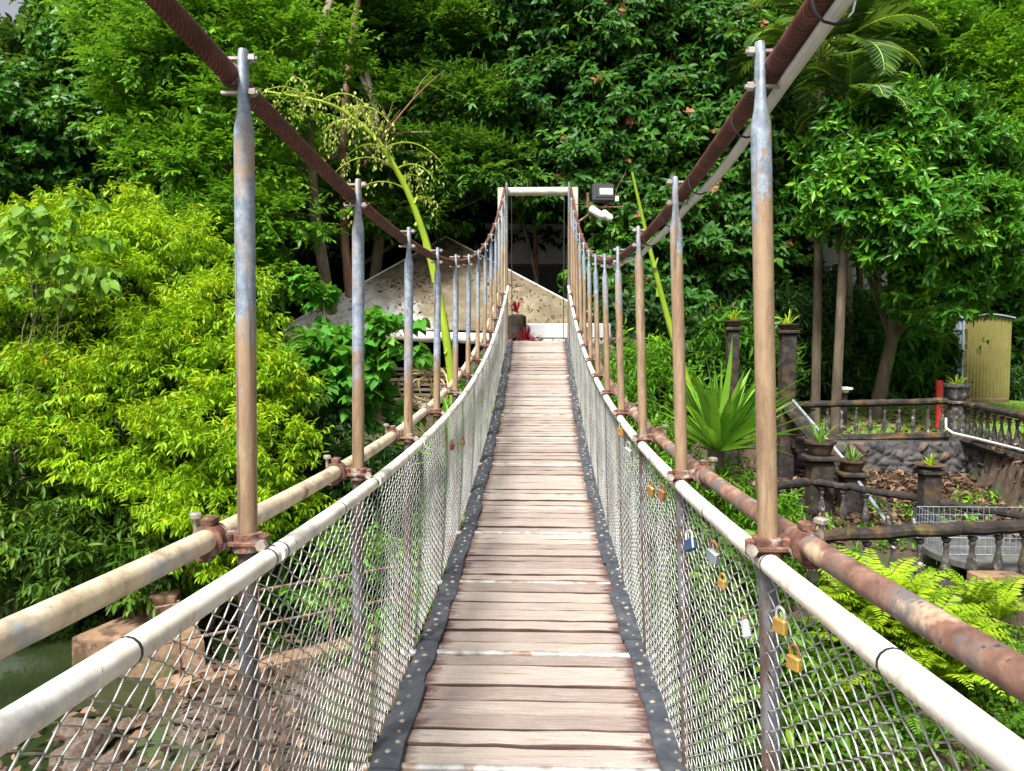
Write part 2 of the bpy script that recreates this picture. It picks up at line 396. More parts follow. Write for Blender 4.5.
M['lampglass'] = pm('lamp_glass', [(.3, (.45, .52, .46)), (.7, (.72, .78, .72))], 8, bump=0, rough=.1, spec=.8)
M['terracotta'] = pm('old_planter', [(0.3, (0.03, 0.0192, 0.0132)), (0.6, (0.078, 0.051, 0.033)), (0.8, (0.168, 0.144, 0.114))], 8, bump=.5, bscale=20, rough=.9)
M['gdisc'] = pm('grey_slab', [(0.3, (0.0455, 0.0455, 0.0455)), (0.7, (0.1105, 0.1105, 0.1073))], 6, bump=.3, rough=.85, spots=[((.07, .08, .04), 3, .58, .7)])
M['timber'] = pm('old_grey_timber', [(.3, (.11, .085, .065)), (.7, (.26, .21, .17))], 5, stretch=(6, 1, 6), bump=.4, rough=.85)
M['rope'] = pm('straw_rope', [(.3, (.45, .33, .14)), (.7, (.66, .52, .26))], 20, bump=.4, rough=.85)
M['hangerbark'] = None

def mat_post(name, cut, rusty):
    "steel hanger: bluish zinc above, tan corrosion film below, black-brown below the rail"
    m, t, b, tc = base_mat(name)
    g = t.nodes.new('ShaderNodeSeparateXYZ'); t.links.new(tc.outputs['Generated'], g.inputs[0])
    v = tc.outputs['Object']
    n1 = noise(t, v, 9, 10, .75, (1, 1, .35)); n2 = noise(t, v, 30, 8, .75); n3 = noise(t, v, 24, 8, .75, (1, 1, .15))
    zinc = ramp(t, n2, [(.3, (.10, .13, .17)), (.46, (.20, .25, .32)), (.6, (.31, .37, .43)), (.75, (.43, .46, .48))])
    tan = ramp(t, n3, [(.3, (.14, .095, .058)), (.5, (.28, .19, .115)), (.7, (.40, .30, .20))])
    low = ramp(t, n2, [(.3, (.045, .03, .025)), (.55, (.11, .075, .06)), (.75, (.2, .19, .2))])
    zz = math_(t, 'ADD', g.outputs[2], math_(t, 'MULTIPLY', math_(t, 'SUBTRACT', n1, .5), rusty))
    c = mixc(t, mrange(t, zz, cut - .012, cut + .012), tan, zinc)
    c = mixc(t, mrange(t, noise(t, v, 8, 8, .75, (1, 1, .4)), .54, .62, 0, .85), c, (.34, .24, .15))
    c = mixc(t, mrange(t, noise(t, v, 45, 6, .8, (1, 1, .5)), .58, .70, 0, .6), c, (.13, .09, .07))
    c = mixc(t, mrange(t, noise(t, v, 15, 5, .7, (1, 1, .2)), .66, .72, 0, .8), c, (.09, .06, .05))
    c = mixc(t, mrange(t, noise(t, v, 40, 4, .6, (1, 1, .03)), .60, .66, 0, .75), c, (.10, .065, .045))
    c = mixc(t, mrange(t, noise(t, v, 9, 6, .7, (1, 1, .25)), .58, .64, 0, .55), c, (.36, .33, .22))
    low = mixc(t, mrange(t, noise(t, v, 7, 8, .75, (1, 1, .3)), .50, .58, 0, .8), low, (.17, .19, .22))
    c = mixc(t, attr(t), low, c)
    t.links.new(c, b.inputs['Base Color']); b.inputs['Roughness'].default_value = .5; b.inputs['Metallic'].default_value = .15
    bn = t.nodes.new('ShaderNodeBump'); bn.inputs['Strength'].default_value = .15; bn.inputs['Distance'].default_value = .01
    t.links.new(n2, bn.inputs['Height']); t.links.new(bn.outputs[0], b.inputs['Normal'])
    return m
M['postL'] = mat_post('hanger_steel_zinc', .70, .45)
M['postR'] = mat_post('hanger_steel_tan', .86, .7)

def mat_cable():
    m, t, b, tc = base_mat('rusted_wire_rope')
    v = tc.outputs['Object']
    wv = t.nodes.new('ShaderNodeTexWave'); wv.bands_direction = 'DIAGONAL'; wv.inputs['Scale'].default_value = 38; wv.inputs['Distortion'].default_value = .6
    t.links.new(v, wv.inputs['Vector'])
    c = ramp(t, noise(t, v, 14, 6), [(.3, (.075, .018, .013)), (.55, (.16, .042, .03)), (.75, (.26, .10, .07))])
    c = mixc(t, mrange(t, wv.outputs[1], 0, .5, .55, 0.0), c, (.02, .008, .007))
    t.links.new(c, b.inputs['Base Color']); b.inputs['Roughness'].default_value = .7
    bn = t.nodes.new('ShaderNodeBump'); bn.inputs['Strength'].default_value = .7; bn.inputs['Distance'].default_value = .01
    t.links.new(wv.outputs[1], bn.inputs['Height']); t.links.new(bn.outputs[0], b.inputs['Normal'])
    return m
M['cable'] = mat_cable()

def mat_deck():
    m, t, b, tc = base_mat('weathered_deck_plank')
    v = tc.outputs['Object']; a = attr(t)
    off = t.nodes.new('ShaderNodeVectorMath'); off.operation = 'ADD'
    cmb = t.nodes.new('ShaderNodeCombineXYZ'); t.links.new(math_(t, 'MULTIPLY', a, 57.0), cmb.inputs[0]); t.links.new(math_(t, 'MULTIPLY', a, 31.0), cmb.inputs[2])
    t.links.new(v, off.inputs[0]); t.links.new(cmb.outputs[0], off.inputs[1]); v2 = off.outputs[0]
    g1 = noise(t, v2, 6, 14, .82, (.6, 14, 5)); g2 = noise(t, v2, 8, 10, .8, (.35, 16, 3)); g4 = noise(t, v2, 5, 12, .8, (.9, 3.5, 1))
    c = ramp(t, g1, [(.32, (.07, .048, .042)), (.43, (.20, .15, .13)), (.54, (.33, .275, .24)), (.70, (.46, .405, .36))])
    c = mixc(t, .55, c, ramp(t, a, [(0, (.20, .162, .142)), (.3, (.285, .24, .21)), (.7, (.37, .325, .285)), (1, (.47, .425, .38))]))
    c = mixc(t, mrange(t, g2, .575, .615, 0, .9), c, (.085, .055, .045))
    c = mixc(t, mrange(t, g4, .54, .66, 0, .6), c, (.24, .19, .165))
    c = mixc(t, mrange(t, g4, .46, .34, 0, .45), c, (.50, .455, .415))
    c = mixc(t, mrange(t, noise(t, v2, 3.5, 5, .6, (.7, 5, 1)), .60, .74, 0, .7), c, (.22, .13, .105))
    sx = t.nodes.new('ShaderNodeSeparateXYZ'); t.links.new(v, sx.inputs[0])
    ed = math_(t, 'ADD', math_(t, 'ABSOLUTE', math_(t, 'SUBTRACT', sx.outputs[0], .02)), math_(t, 'MULTIPLY', math_(t, 'SUBTRACT', noise(t, v2, 5, 8, .7, (1.2, 5, 2)), .5), .30))
    c = mixc(t, mrange(t, ed, .455, .53, 0, .92), c, (.075, .03, .028))          # damp purple-brown stain beside the rubber
    t.links.new(c, b.inputs['Base Color']); b.inputs['Roughness'].default_value = .72; b.inputs['Specular IOR Level'].default_value = .3
    bn = t.nodes.new('ShaderNodeBump'); bn.inputs['Strength'].default_value = .55; bn.inputs['Distance'].default_value = .008
    t.links.new(g1, bn.inputs['Height']); t.links.new(bn.outputs[0], b.inputs['Normal'])
    return m
M['deck'] = mat_deck()
M['joint'] = pm('grimy_plank_edge', [(.3, (.03, .018, .015)), (.6, (.09, .055, .045)), (.8, (.2, .13, .10))], 5, stretch=(.6, 8, 6), bump=.3, rough=.85)
M['rubber'] = pm('worn_black_rubber', [(.3, (.028, .032, .040)), (.55, (.055, .062, .075)), (.75, (.10, .108, .12))], 9, bump=.2, rough=.55, spots=[((.17, .15, .125), 5, .66, .78)])

def mat_canvas():
    m, t, b, tc = base_mat('stained_canvas')
    v = tc.outputs['Object']; g = t.nodes.new('ShaderNodeSeparateXYZ'); t.links.new(tc.outputs['Generated'], g.inputs[0])
    n1 = noise(t, v, .9, 6, .65); n2 = noise(t, v, 5, 7, .7); n3 = noise(t, v, 2.2, 5, .7)
    c = ramp(t, n2, [(.3, (.36, .345, .315)), (.55, (.53, .52, .49)), (.75, (.66, .655, .63))])
    z = math_(t, 'ADD', g.outputs[2], math_(t, 'MULTIPLY', math_(t, 'SUBTRACT', n1, .5), .9))
    xx = math_(t, 'ADD', z, mrange(t, g.outputs[0], .12, .6, -.5, .5))
    n4 = noise(t, v, 1.7, 10, .72); moss = ramp(t, n4, [(.3, (.07, .058, .032)), (.48, (.125, .10, .058)), (.6, (.18, .155, .10)), (.75, (.26, .23, .17))])
    c = mixc(t, mrange(t, xx, .10, .38), c, moss)
    c = mixc(t, mrange(t, n3, .56, .72, 0, .45), c, (.13, .10, .06))
    t.links.new(c, b.inputs['Base Color']); b.inputs['Roughness'].default_value = .85
    bn = t.nodes.new('ShaderNodeBump'); bn.inputs['Strength'].default_value = .3; bn.inputs['Distance'].default_value = .04
    t.links.new(n2, bn.inputs['Height']); t.links.new(bn.outputs[0], b.inputs['Normal'])
    return m
M['canvas'] = mat_canvas()

def mat_ground():
    m, t, b, tc = base_mat('earth_ground')
    v = tc.outputs['Object']
    n1 = noise(t, v, .8, 8, .65); n2 = noise(t, v, 9, 8, .7); n3 = noise(t, v, 2.3, 6, .6)
    c = ramp(t, n2, [(.3, (.022, .014, .01)), (.5, (.06, .038, .025)), (.7, (.12, .075, .05))])
    c = mixc(t, mrange(t, n1, .5, .62, 0, .8), c, ramp(t, n3, [(.3, (.018, .04, .008)), (.7, (.05, .10, .015))]))
    t.links.new(c, b.inputs['Base Color']); b.inputs['Roughness'].default_value = .95
    bn = t.nodes.new('ShaderNodeBump'); bn.inputs['Strength'].default_value = .8; bn.inputs['Distance'].default_value = .06
    t.links.new(n2, bn.inputs['Height']); t.links.new(bn.outputs[0], b.inputs['Normal'])
    return m
M['ground'] = mat_ground()
M['lawn'] = pm('mown_lawn', [(.3, (.05, .12, .012)), (.5, (.10, .19, .018)), (.7, (.16, .25, .03))], 3.5, bump=.6, bscale=40, rough=.9, spots=[((.22, .17, .08), 1.2, .62, .75)])

def mat_water():
    m, t, b, tc = base_mat('green_pond_water')
    v = tc.outputs['Object']
    c = ramp(t, noise(t, v, .9, 5), [(.3, (.010, .018, .007)), (.7, (.028, .040, .014))])
    t.links.new(c, b.inputs['Base Color']); b.inputs['Roughness'].default_value = .08; b.inputs['Specular IOR Level'].default_value = .5
    bn = t.nodes.new('ShaderNodeBump'); bn.inputs['Strength'].default_value = .12; bn.inputs['Distance'].default_value = .03
    t.links.new(noise(t, v, 5, 3), bn.inputs['Height']); t.links.new(bn.outputs[0], b.inputs['Normal'])
    return m
M['water'] = mat_water()

# ---------------------------------------------------------------- terrain
def ss(a, b, x):
    t = np.clip((x - a) / (b - a), 0, 1); return t * t * (3 - 2 * t)
_ph = RNG.uniform(0, 6.28, (10, 2)); _kk = RNG.uniform(.25, 2.2, (10, 2)) * np.where(RNG.random((10, 2)) < .5, -1, 1)
def gz(x, y, rough=True):
    x = np.asarray(x, float); y = np.asarray(y, float)
    left = np.interp(y, [-50, 9.2, 10.2, 12.2, 14.5, 18, 26, 45, 80, 300], [-2.6, -2.5, -2.15, -1.1, -.5, -.25, 1.2, 9, 14, 22])
    right = np.interp(y, [-50, 4.6, 5.6, 7.3, 11.2, 15.85, 15.95, 22, 26, 45, 80, 300], [-2.7, -2.6, -2.1, -1.15, -1.15, -.95, -.36, .10, .9, 8.5, 14, 22])
    plat = np.interp(y, [-50, 11.0, 11.6, 22, 26, 45, 80, 300], [-2.7, -1.2, -.42, .10, .9, 8.5, 14, 22])
    cen = np.interp(y, [-50, 7.0, 8.5, 11.0, 14.0, 15.6, 15.85, 17.0, 17.6, 18.4, 26, 45, 80, 300], [-2.7, -2.5, -1.6, -.35, .55, 1.35, 1.60, 1.62, 1.2, .2, 1.2, 9, 14, 22])
    left = left + .42 * ss(-4.7, -3.7, x) * (1 - ss(8.6, 9.6, y)) * ss(1, 3, y)
    wl = ss(-2.4, -1.0, x); wr = ss(1.5, 3.1, x)
    z = left * (1 - wl) + cen * wl
    z = z * (1 - wr) + right * wr
    line = 8.75 - (16 - y) * .28
    wp = ss(-.02, .08, x - line) * (y > 10.5)
    z = z * (1 - wp) + plat * wp
    near = np.clip((-2 - y) / 4, 0, 1); z = z + near * 3.5
    if rough:
        n = sum(np.sin(_kk[i, 0] * x + _kk[i, 1] * y + _ph[i, 0]) for i in range(10)) / 10
        amp = np.where((y > 15.5) & (y < 23) & (x > 4), .02, .10)
        z = z + n * amp
    return z
def gzf(x, y): return float(gz(x, y))

def build_ground():
    xs = np.unique(np.concatenate([np.linspace(-250, -40, 15), np.linspace(-40, -12, 50), np.linspace(-12, 12, 190), np.linspace(12, 40, 50), np.linspace(40, 250, 15)]))
    ys = np.unique(np.concatenate([np.linspace(-80, -4, 20), np.linspace(-4, 20, 200), np.linspace(20, 50, 60), np.linspace(50, 320, 30)]))
    X, Y = np.meshgrid(xs, ys); Z = gz(X, Y)
    V = np.stack([X, Y, Z], -1).reshape(-1, 3); nx, ny = len(xs), len(ys)
    i = (np.arange(ny - 1)[:, None] * nx + np.arange(nx - 1)[None]).ravel()
    o = np_mesh('ground', V, np.stack([i, i + 1, i + nx + 1, i + nx], 1), M['ground'], smooth=True)
    tag(o, 'uneven brown earth of the gorge, banks and hillside', 'ground', kind='structure')
build_ground()

def build_sheets():
    xs = np.linspace(3.6, 30, 140); ys = np.linspace(11.7, 25.5, 90)
    X, Y = np.meshgrid(xs, ys); Z = gz(X, Y) + .02
    V = np.stack([X, Y, Z], -1).reshape(-1, 3); nx, ny = len(xs), len(ys)
    i = (np.arange(ny - 1)[:, None] * nx + np.arange(nx - 1)[None]).ravel()
    Fq = np.stack([i, i + 1, i + nx + 1, i + nx], 1)
    c = V[Fq].mean(1)
    ok = (c[:, 2] > -.46) & ((c[:, 1] > 16.1) | (c[:, 0] > 8.95 - (16 - c[:, 1]) * .28))
    o = np_mesh('lawn', V, Fq[ok], M['lawn'], smooth=True)
    tag(o, 'bright green lawn behind the upper balustrade', 'lawn', kind='structure')
    n = 9000
    x = RNG.uniform(4.2, 16, n); y = RNG.uniform(12.2, 23, n)
    k = (y > 16.2) | (x > 9.1 - (16 - y) * .28); x, y = x[k], y[k]; n = len(x)
    P = np.stack([x, y, gz(x, y) + .015], 1)
    D = RNG.normal(0, .35, (n, 3)); D[:, 2] = 1
    g = leaves_mesh('grass', P, D, RNG.normal(0, 1, (n, 3)), RNG.uniform(.03, .08, n), RNG.uniform(.006, .014, n), RNG.random(n), M['grass'], None, 'strip')
    tag(g, 'short grass blades on the lawn behind the balustrade', 'grass', kind='stuff')
    mb = MB(); mb.add([(-60, -40, -2.2), (30, -40, -2.2), (30, 10.6, -2.2), (-60, 10.6, -2.2)], [(0, 1, 2, 3)])
    o = mb.build('water', M['water']); tag(o, 'still murky green stream water under the bridge', 'water', kind='structure')
build_sheets()

# ---------------------------------------------------------------- bridge
def dz(y): return .0118 * (y - 3.6) ** 2 - .02
def cz(y): return 1.70 + .545 + .0185 * (y - 4) ** 2
def cxl(y): return -.640
def cxr(y): return .577 + .053 * min(max((y - 2) / 13, 0), 1)
YS = [1.85 + 1.15 * k for k in range(-4, 12)]
BR = thing('suspension_bridge', 'narrow plank suspension footbridge with rusty cables and chain link sides', 'footbridge')

def build_deck():
    mb = MB(); rs = np.random.default_rng(3)
    ends = YS + [15.7]
    for a, b in zip(ends[:-1], ends[1:]):
        y = a + .024; n = rs.choice([7, 8, 8, 9]); ws = rs.uniform(.75, 1.25, n); ws = ws / ws.sum() * (b - a - .048)
        for wd in ws:
            gap = rs.uniform(.004, .012) + (0.014 if rs.random() < .25 else 0); y0, y1 = y + gap / 2, y + wd - gap / 2; y += wd
            x0, x1 = -.612 + rs.uniform(-.02, .015), .640 + rs.uniform(-.015, .02)
            mb.cv = float(rs.random()); m = 10; h = rs.uniform(-.009, .009); sk = rs.uniform(-.004, .004)
            vs_ = []
            for i in range(m + 1):
                x = x0 + (x1 - x0) * i / m; e0, e1 = rs.normal(0, .0022, 2); zz = h + rs.normal(0, .0015)
                ya, yb = y0 + e0 + sk * (i / m - .5), y1 + e1 + sk * (i / m - .5)
                vs_ += [(x, ya, dz(ya) + zz - .036), (x, ya, dz(ya) + zz - .004), (x, ya + .003, dz(ya) + zz),
                        (x, yb - .003, dz(yb) + zz), (x, yb, dz(yb) + zz - .004), (x, yb, dz(yb) + zz - .036)]
            fs = []; fd = []
            for i in range(m):
                for q in range(6):
                    r_ = (q + 1) % 6; (fs if q == 2 else fd).append((i * 6 + q, i * 6 + 6 + q, i * 6 + 6 + r_, i * 6 + r_)[::-1])
            fd.append((0, 1, 2, 3, 4, 5)); fd.append(tuple(m * 6 + q for q in (5, 4, 3, 2, 1, 0)))
            mb.cm = 0; mb.add(vs_, fs + fd); mb.mi[-len(fd):] = [1] * len(fd)
            mb.cm = 2
            for xn in (-.468, .522):
                if rs.random() < .75: yn = (y0 + y1) / 2 + rs.uniform(-.02, .02); mb.lathe((xn + rs.uniform(-.014, .014), yn, dz(yn) + h + .001), [(.0075, 0), (.0065, .0035)], 8)
    mb.build('deck', [M['deck'], M['joint'], M['bolt']], BR, ang=35)
    for y in YS:
        p = MB(); z = dz(y) - .012
        p.tube([(-.70, y, z - .002), (-.3, y + .003, z), (.25, y - .003, z), (.70, y, z - .002)], .021, 10); p.build('cross_pipe', M['pipegrey'], BR)
build_deck()

def build_strips():
    rs = np.random.default_rng(5)
    for s in (-1, 1):
        mb = MB(); y = -2.7; k = 0
        while y < 15.6:
            ln = min(rs.uniform(.5, .75), 15.66 - y + .05); xc = .026 + s * .580 + rs.uniform(-.012, .012); w_ = .060 + rs.uniform(-.004, .004)
            m = 7; vs_ = []; sk = rs.uniform(-.012, .012); lift = .008 * (k % 2)
            for i in range(m + 1):
                t = i / m; yy = y + ln * 1.06 * t; x = xc + sk * (t - .5) + .006 * math.sin(6.28 * t + k)
                z = dz(yy) + .006 + lift + .005 * abs(math.sin(3.1 * t * 2 + k)) + (.006 if i in (0, m) else 0)
                e = rs.normal(0, .002, 2)
                vs_ += [(x - w_ + e[0], yy, z - .006), (x - w_ + e[0] + .004, yy, z + .006), (x - .015, yy, z + .010 + rs.normal(0, .001)), (x + w_ + e[1] - .004, yy, z + .006 + rs.normal(0, .0015)), (x + w_ + e[1], yy, z - .006)]
            fs = []
            for i in range(m):
                for q in range(4): fs.append((i * 5 + q, i * 5 + q + 1, i * 5 + 6 + q, i * 5 + 5 + q))
            fs += [(0, 1, 2, 3, 4)[::-1], tuple(m * 5 + q for q in range(5))]
            mb.cm = 0; mb.add(vs_, fs)
            mb.cm = 1
            for j in range(int(ln / .085)):
                yy = y + .05 + j * .085 + rs.uniform(-.015, .015); x = xc + rs.uniform(-.034, .034); z = dz(yy) + .019 + lift
                r_ = rs.choice([.006, .008, .011]); mb.lathe((x, yy, z), [(r_ * 1.7, -.006), (r_ * 1.7, .001), (r_, .002), (r_ * .8, .006)], 8)
            y += ln; k += 1
        mb.build('rubber_strip', [M['rubber'], M['bolt']], BR, ang=50)
build_strips()

def coupler_mb(px, y, z, s):
    "scaffold clamp: one band round the post, one round the outer pipe, bolts with nuts"
    a = MB()
    a.lathe((px, y, z), [(.030, -.024), (.038, -.022), (.038, .022), (.030, .024)], 12)
    for sx in (-1, 1):
        a.box((px + sx * .046, y - .012, z), (.020, .026, .042), bev=.004)
        a.cm = 1
        a.lathe((px + sx * .050, y - .026, z), [(.006, -.02), (.006, .02)], 6, Euler((R(90), 0, 0)).to_matrix())
        a.lathe((px + sx * .050, y - .042, z), [(.014, -.008), (.014, .008)], 6, Euler((R(90), 0, 0)).to_matrix())
        a.cm = 0
    a.tube([(px - .04, y - .035, z), (px + .04, y - .035, z)], .007, 6)
    ox, oz = px + s * .078, z + .012
    a.lathe((ox, y - .035, oz), [(.031, -.026), (.040, -.024), (.040, .024), (.031, .026)], 12, Euler((R(90), 0, 0)).to_matrix())
    a.box((ox - s * .036, y - .010, oz - .002), (.03, .05, .036), bev=.005)
    a.box((ox, y - .035, oz + .046), (.03, .045, .02), bev=.004)
    a.box((ox + s * .012, y - .035, oz - .044), (.036, .04, .018), bev=.004)
    a.cm = 1
    a.tube([(ox + s * .035, y - .035, oz - .03), (ox + s * .035, y - .035, oz + .058)], .007, 6)
    a.box((ox + s * .035, y - .035, oz + .058), (.026, .03, .016), bev=.003, rot=Euler((0, 0, .5)))
    return a

RAILH = 1.155
for s in (-1, 1):
    cx_ = cxl if s < 0 else cxr
    for y in YS:
        top = cz(y); xt = cx_(y); xb = -.668 if s < 0 else .664; zb = dz(y) - .14
        p = MB(); L_ = top - zb
        def P(t): return (xb + (xt - xb) * t, y, zb + L_ * t)
        ts = [0, .3, .6, .85, 1 - .15 / L_, 1 - .125 / L_, 1 - .095 / L_, 1 - .065 / L_, 1 + .048 / L_, 1 + .06 / L_]
        rr = [.0240] * 4 + [(.0240, .0240), (.0245, .023), (.023, .016), (.021, .0125), (.020, .012), (.014, .011)]
        # the flattened head lies along the bridge: thin across, wide along
        tr = (RAILH + .165) / L_; p.cv = 0.0
        p.tube([P(t) for t in (0, tr * .5, tr)], .0240, 14); p.cv = 1.0
        ts[0] = tr; ts[1] = tr + .05; ts[2] = max(.6, tr + .08); rr = rr[:4] + rr[4:]
        p.tube([P(t) for t in ts], [(r[1], r[0]) if isinstance(r, tuple) else r for r in rr], 14)
        p.cm = 1
        for dz_ in (-.036, .036):
            zc = top + dz_
            p.tube([(xt - s * .034, y, zc + .004 * math.copysign(1, dz_)), (xt + s * .055, y, zc + .004 * math.copysign(1, dz_))], .0055, 6)
            p.lathe((xt + s * -.022, y, zc + .004 * math.copysign(1, dz_)), [(.011, -.007), (.011, .007)], 6, Euler((0, R(90), 0)).to_matrix())
        o = p.build('hanger_post', [M['postL'] if s < 0 else M['postR'], M['bolt']], BR)
        coupler_mb(xb + (xt - xb) * (RAILH + .175) / L_, y, dz(y) + RAILH + .035, s).build('coupler', [M['rust'], M['bolt']], o)
        ring = MB()    # the cable clip around the wire rope
        q1 = Vector((0, 1, .037 * (y - 4))).normalized() * .016; q0 = Vector((xt + s * .030, y, top)); ring.tube([q0 - q1, q0 + q1], .028, 12); ring.build('cable_clip', M['rust'], o)

yl = np.linspace(-2.9, 15.62, 90)
for s in (-1, 1):
    cx_ = cxl if s < 0 else cxr
    xo = (lambda y: cx_(y) + (.030 if s < 0 else -.0))
    c = MB(); c.tube([(cx_(y) + s * .030, y, cz(y)) for y in yl], .0245, 12); c.build('main_cable', M['cable'], BR)
    if s > 0:
        d = MB()
        pts = [(cx_(y) + .060 + .008 * math.sin(y * 3.1), y, cz(y) - .033 - .016 * min(max((y - 1.6) / 1.5, 0), 1) * abs(math.sin((y - 1.85) / 1.15 * math.pi))) for y in np.linspace(-2.9, 8.2, 110)]
        d.tube(pts, .015, 8); d.cm = 1
        for y in np.arange(-2.2, 8.1, .62):
            q0 = Vector((cx_(y) + .046, y, cz(y) - .018)); q1 = Vector((0, 1, .037 * (y - 4))).normalized()
            e1 = Vector((1, 0, 0)); e2 = q1.cross(e1)
            d.tube([q0 + e1 * (.040 * math.cos(a_)) + e2 * (.044 * math.sin(a_)) for a_ in np.linspace(0, 6.283, 13)], .003, 5)
        d.build('conduit', [M['conduit'], M['black']], BR)
    # inner white rail, pipe by pipe between posts with black end rings
    rl = MB(); ends = [-2.9] + YS[1:] + [15.4]
    for a, b in zip(ends[:-1], ends[1:]):
        ya, yb = a + .012, b - .012
        rl.cm = 0; rl.tube([((s * .588 if s < 0 else .611), y, dz(y) + RAILH) for y in np.linspace(ya, yb, 6)], .0245, 14)
        rl.cm = 1
        for y in (ya + .03, yb - .03, (a + b) / 2 + .1 * math.sin(a * 7)):
            rl.tube([((s * .588 if s < 0 else .611), y - .003, dz(y) + RAILH), ((s * .588 if s < 0 else .611), y + .003, dz(y) + RAILH)], .0256, 14)
        rl.tube([((s * .60 if s < 0 else .618), b - .012, dz(b) + RAILH - .03), ((s * .60 if s < 0 else .618), b + .012, dz(b) + RAILH - .02)], .012, 6)
        rl.tube([((s * .605 if s < 0 else .622), b, dz(b) + RAILH + .01), ((s * .612 if s < 0 else .628), b, dz(b) + RAILH - .05)], .005, 6)
    rl.build('top_rail', [M['whiterail'], M['black']], BR)
    # outer scaffold pipe
    orl = MB(); ends = [-2.9, .9, 4.6, 8.4, 12.0, 15.0]
    for a, b in zip(ends[:-1], ends[1:]):
        orl.tube([(s * (.732 if s < 0 else .697), y, dz(y) + RAILH + .047) for y in np.linspace(a + .004, b - .004, 14)], .0275, 14)
        orl.tube([(s * (.732 if s < 0 else .697), b - .05, dz(b - .05) + RAILH + .047), (s * (.732 if s < 0 else .697), b + .05, dz(b + .05) + RAILH + .047)], .0305, 14)
    orl.build('outer_rail', M['creamrail'] if s < 0 else M['rustrail'], BR)

def chainlink(s):
    p = .042; ks = np.arange(int(-.9 / p), int(15.35 / p)); nh = 46; rs = np.random.default_rng(9 + s)
    seg = np.arange(nh * 2 + 1) * .5                          # half steps
    zz = np.zeros_like(seg); yy = np.zeros_like(seg); xx = np.zeros_like(seg)
    ph = (seg % 2)
    tri = np.where(ph <= 1, ph, 2 - ph) * 2 - 1               # -1..1 zigzag
    tri = np.sign(tri) * np.abs(tri) ** .75
    hh = seg * .0245
    sg = np.where(ks % 2 == 0, 1, -1)[:, None]
    y0 = ks[:, None] * p + sg * tri[None] * (p * .5 + .0015)
    h = np.broadcast_to(hh, y0.shape) / hh[-1] * (RAILH - .03)
    base = dz(ks * p)[:, None] + .005
    bul = .012 * np.sin(np.pi * h / RAILH) * np.sin(ks * p * 5.46)[:, None]
    x0 = s * ((.600 if s < 0 else .614) + bul + .034 * (1 - h / RAILH)) + sg * np.sin(seg * np.pi)[None] * .0 + tri[None] * .0022 * s + rs.normal(0, .0006, y0.shape)
    y0 = y0 + .004 * np.sin(h * 9 + ks[:, None] * .3)
    C = np.stack([x0, y0, base + h], -1)                      # wires, rings, 3
    T = nrm(np.gradient(C, axis=1)); A = np.broadcast_to(np.array([1.0, 0, 0]), C.shape)
    Bv = nrm(np.cross(T, A)); A2 = np.cross(Bv, T); r_ = .0022; n = 4
    ang = np.arange(n) * 2 * np.pi / n + .6
    V = C[:, :, None, :] + r_ * (np.cos(ang)[None, None, :, None] * A2[:, :, None, :] + np.sin(ang)[None, None, :, None] * Bv[:, :, None, :])
    nw, nr = C.shape[:2]
    w_, i_, k_ = np.meshgrid(np.arange(nw), np.arange(nr - 1), np.arange(n), indexing='ij'); b0 = (w_ * nr + i_) * n
    Fq = np.stack([b0 + k_, b0 + (k_ + 1) % n, b0 + n + (k_ + 1) % n, b0 + n + k_], -1).reshape(-1, 4)
    np_mesh('mesh_panel', V.reshape(-1, 3), Fq, M['wire'], BR, smooth=True)
chainlink(-1); chainlink(1)

def tower():
    yt = 15.72
    for s in (-1, 1):
        mb = MB(); mb.box((s * .735, yt + .06, (4.78 + .6) / 2), (.15, .15, 4.78 - .6), bev=.012); mb.build('tower_leg', M['beamwhite'], BR)
        mb = MB(); mb.tube([(s * .625, yt - .10, 1.0), (s * .625, yt - .10, 4.86)], .026, 12); mb.build('tower_post', M['postL'] if s < 0 else M['postR'], BR)
        mb = MB(); mb.tube([(s * .52, yt - .02, 1.7), (s * .53, yt - .02, 4.60)], .009, 6); mb.build('tie_rod', M['black'], BR)
    mb = MB(); mb.tube([(-.655, yt + .06, 4.71), (.655, yt + .06, 4.71)], .085, 18); mb.build('tower_beam', M['beamwhite'], BR)
tower()

# ---------------------------------------------------------------- trees
def limb_path(a, b, sag, rng, n=6):
    a, b = np.array(a), np.array(b); L_ = np.linalg.norm(b - a); out = []
    k = rng.normal(0, .06 * L_, 3)
    for i in range(n):
        t = i / (n - 1); p = a * (1 - t) + b * t + k * math.sin(t * math.pi); p[2] += sag * L_ * math.sin(t * math.pi) * .5
        out.append(tuple(p))
    return out

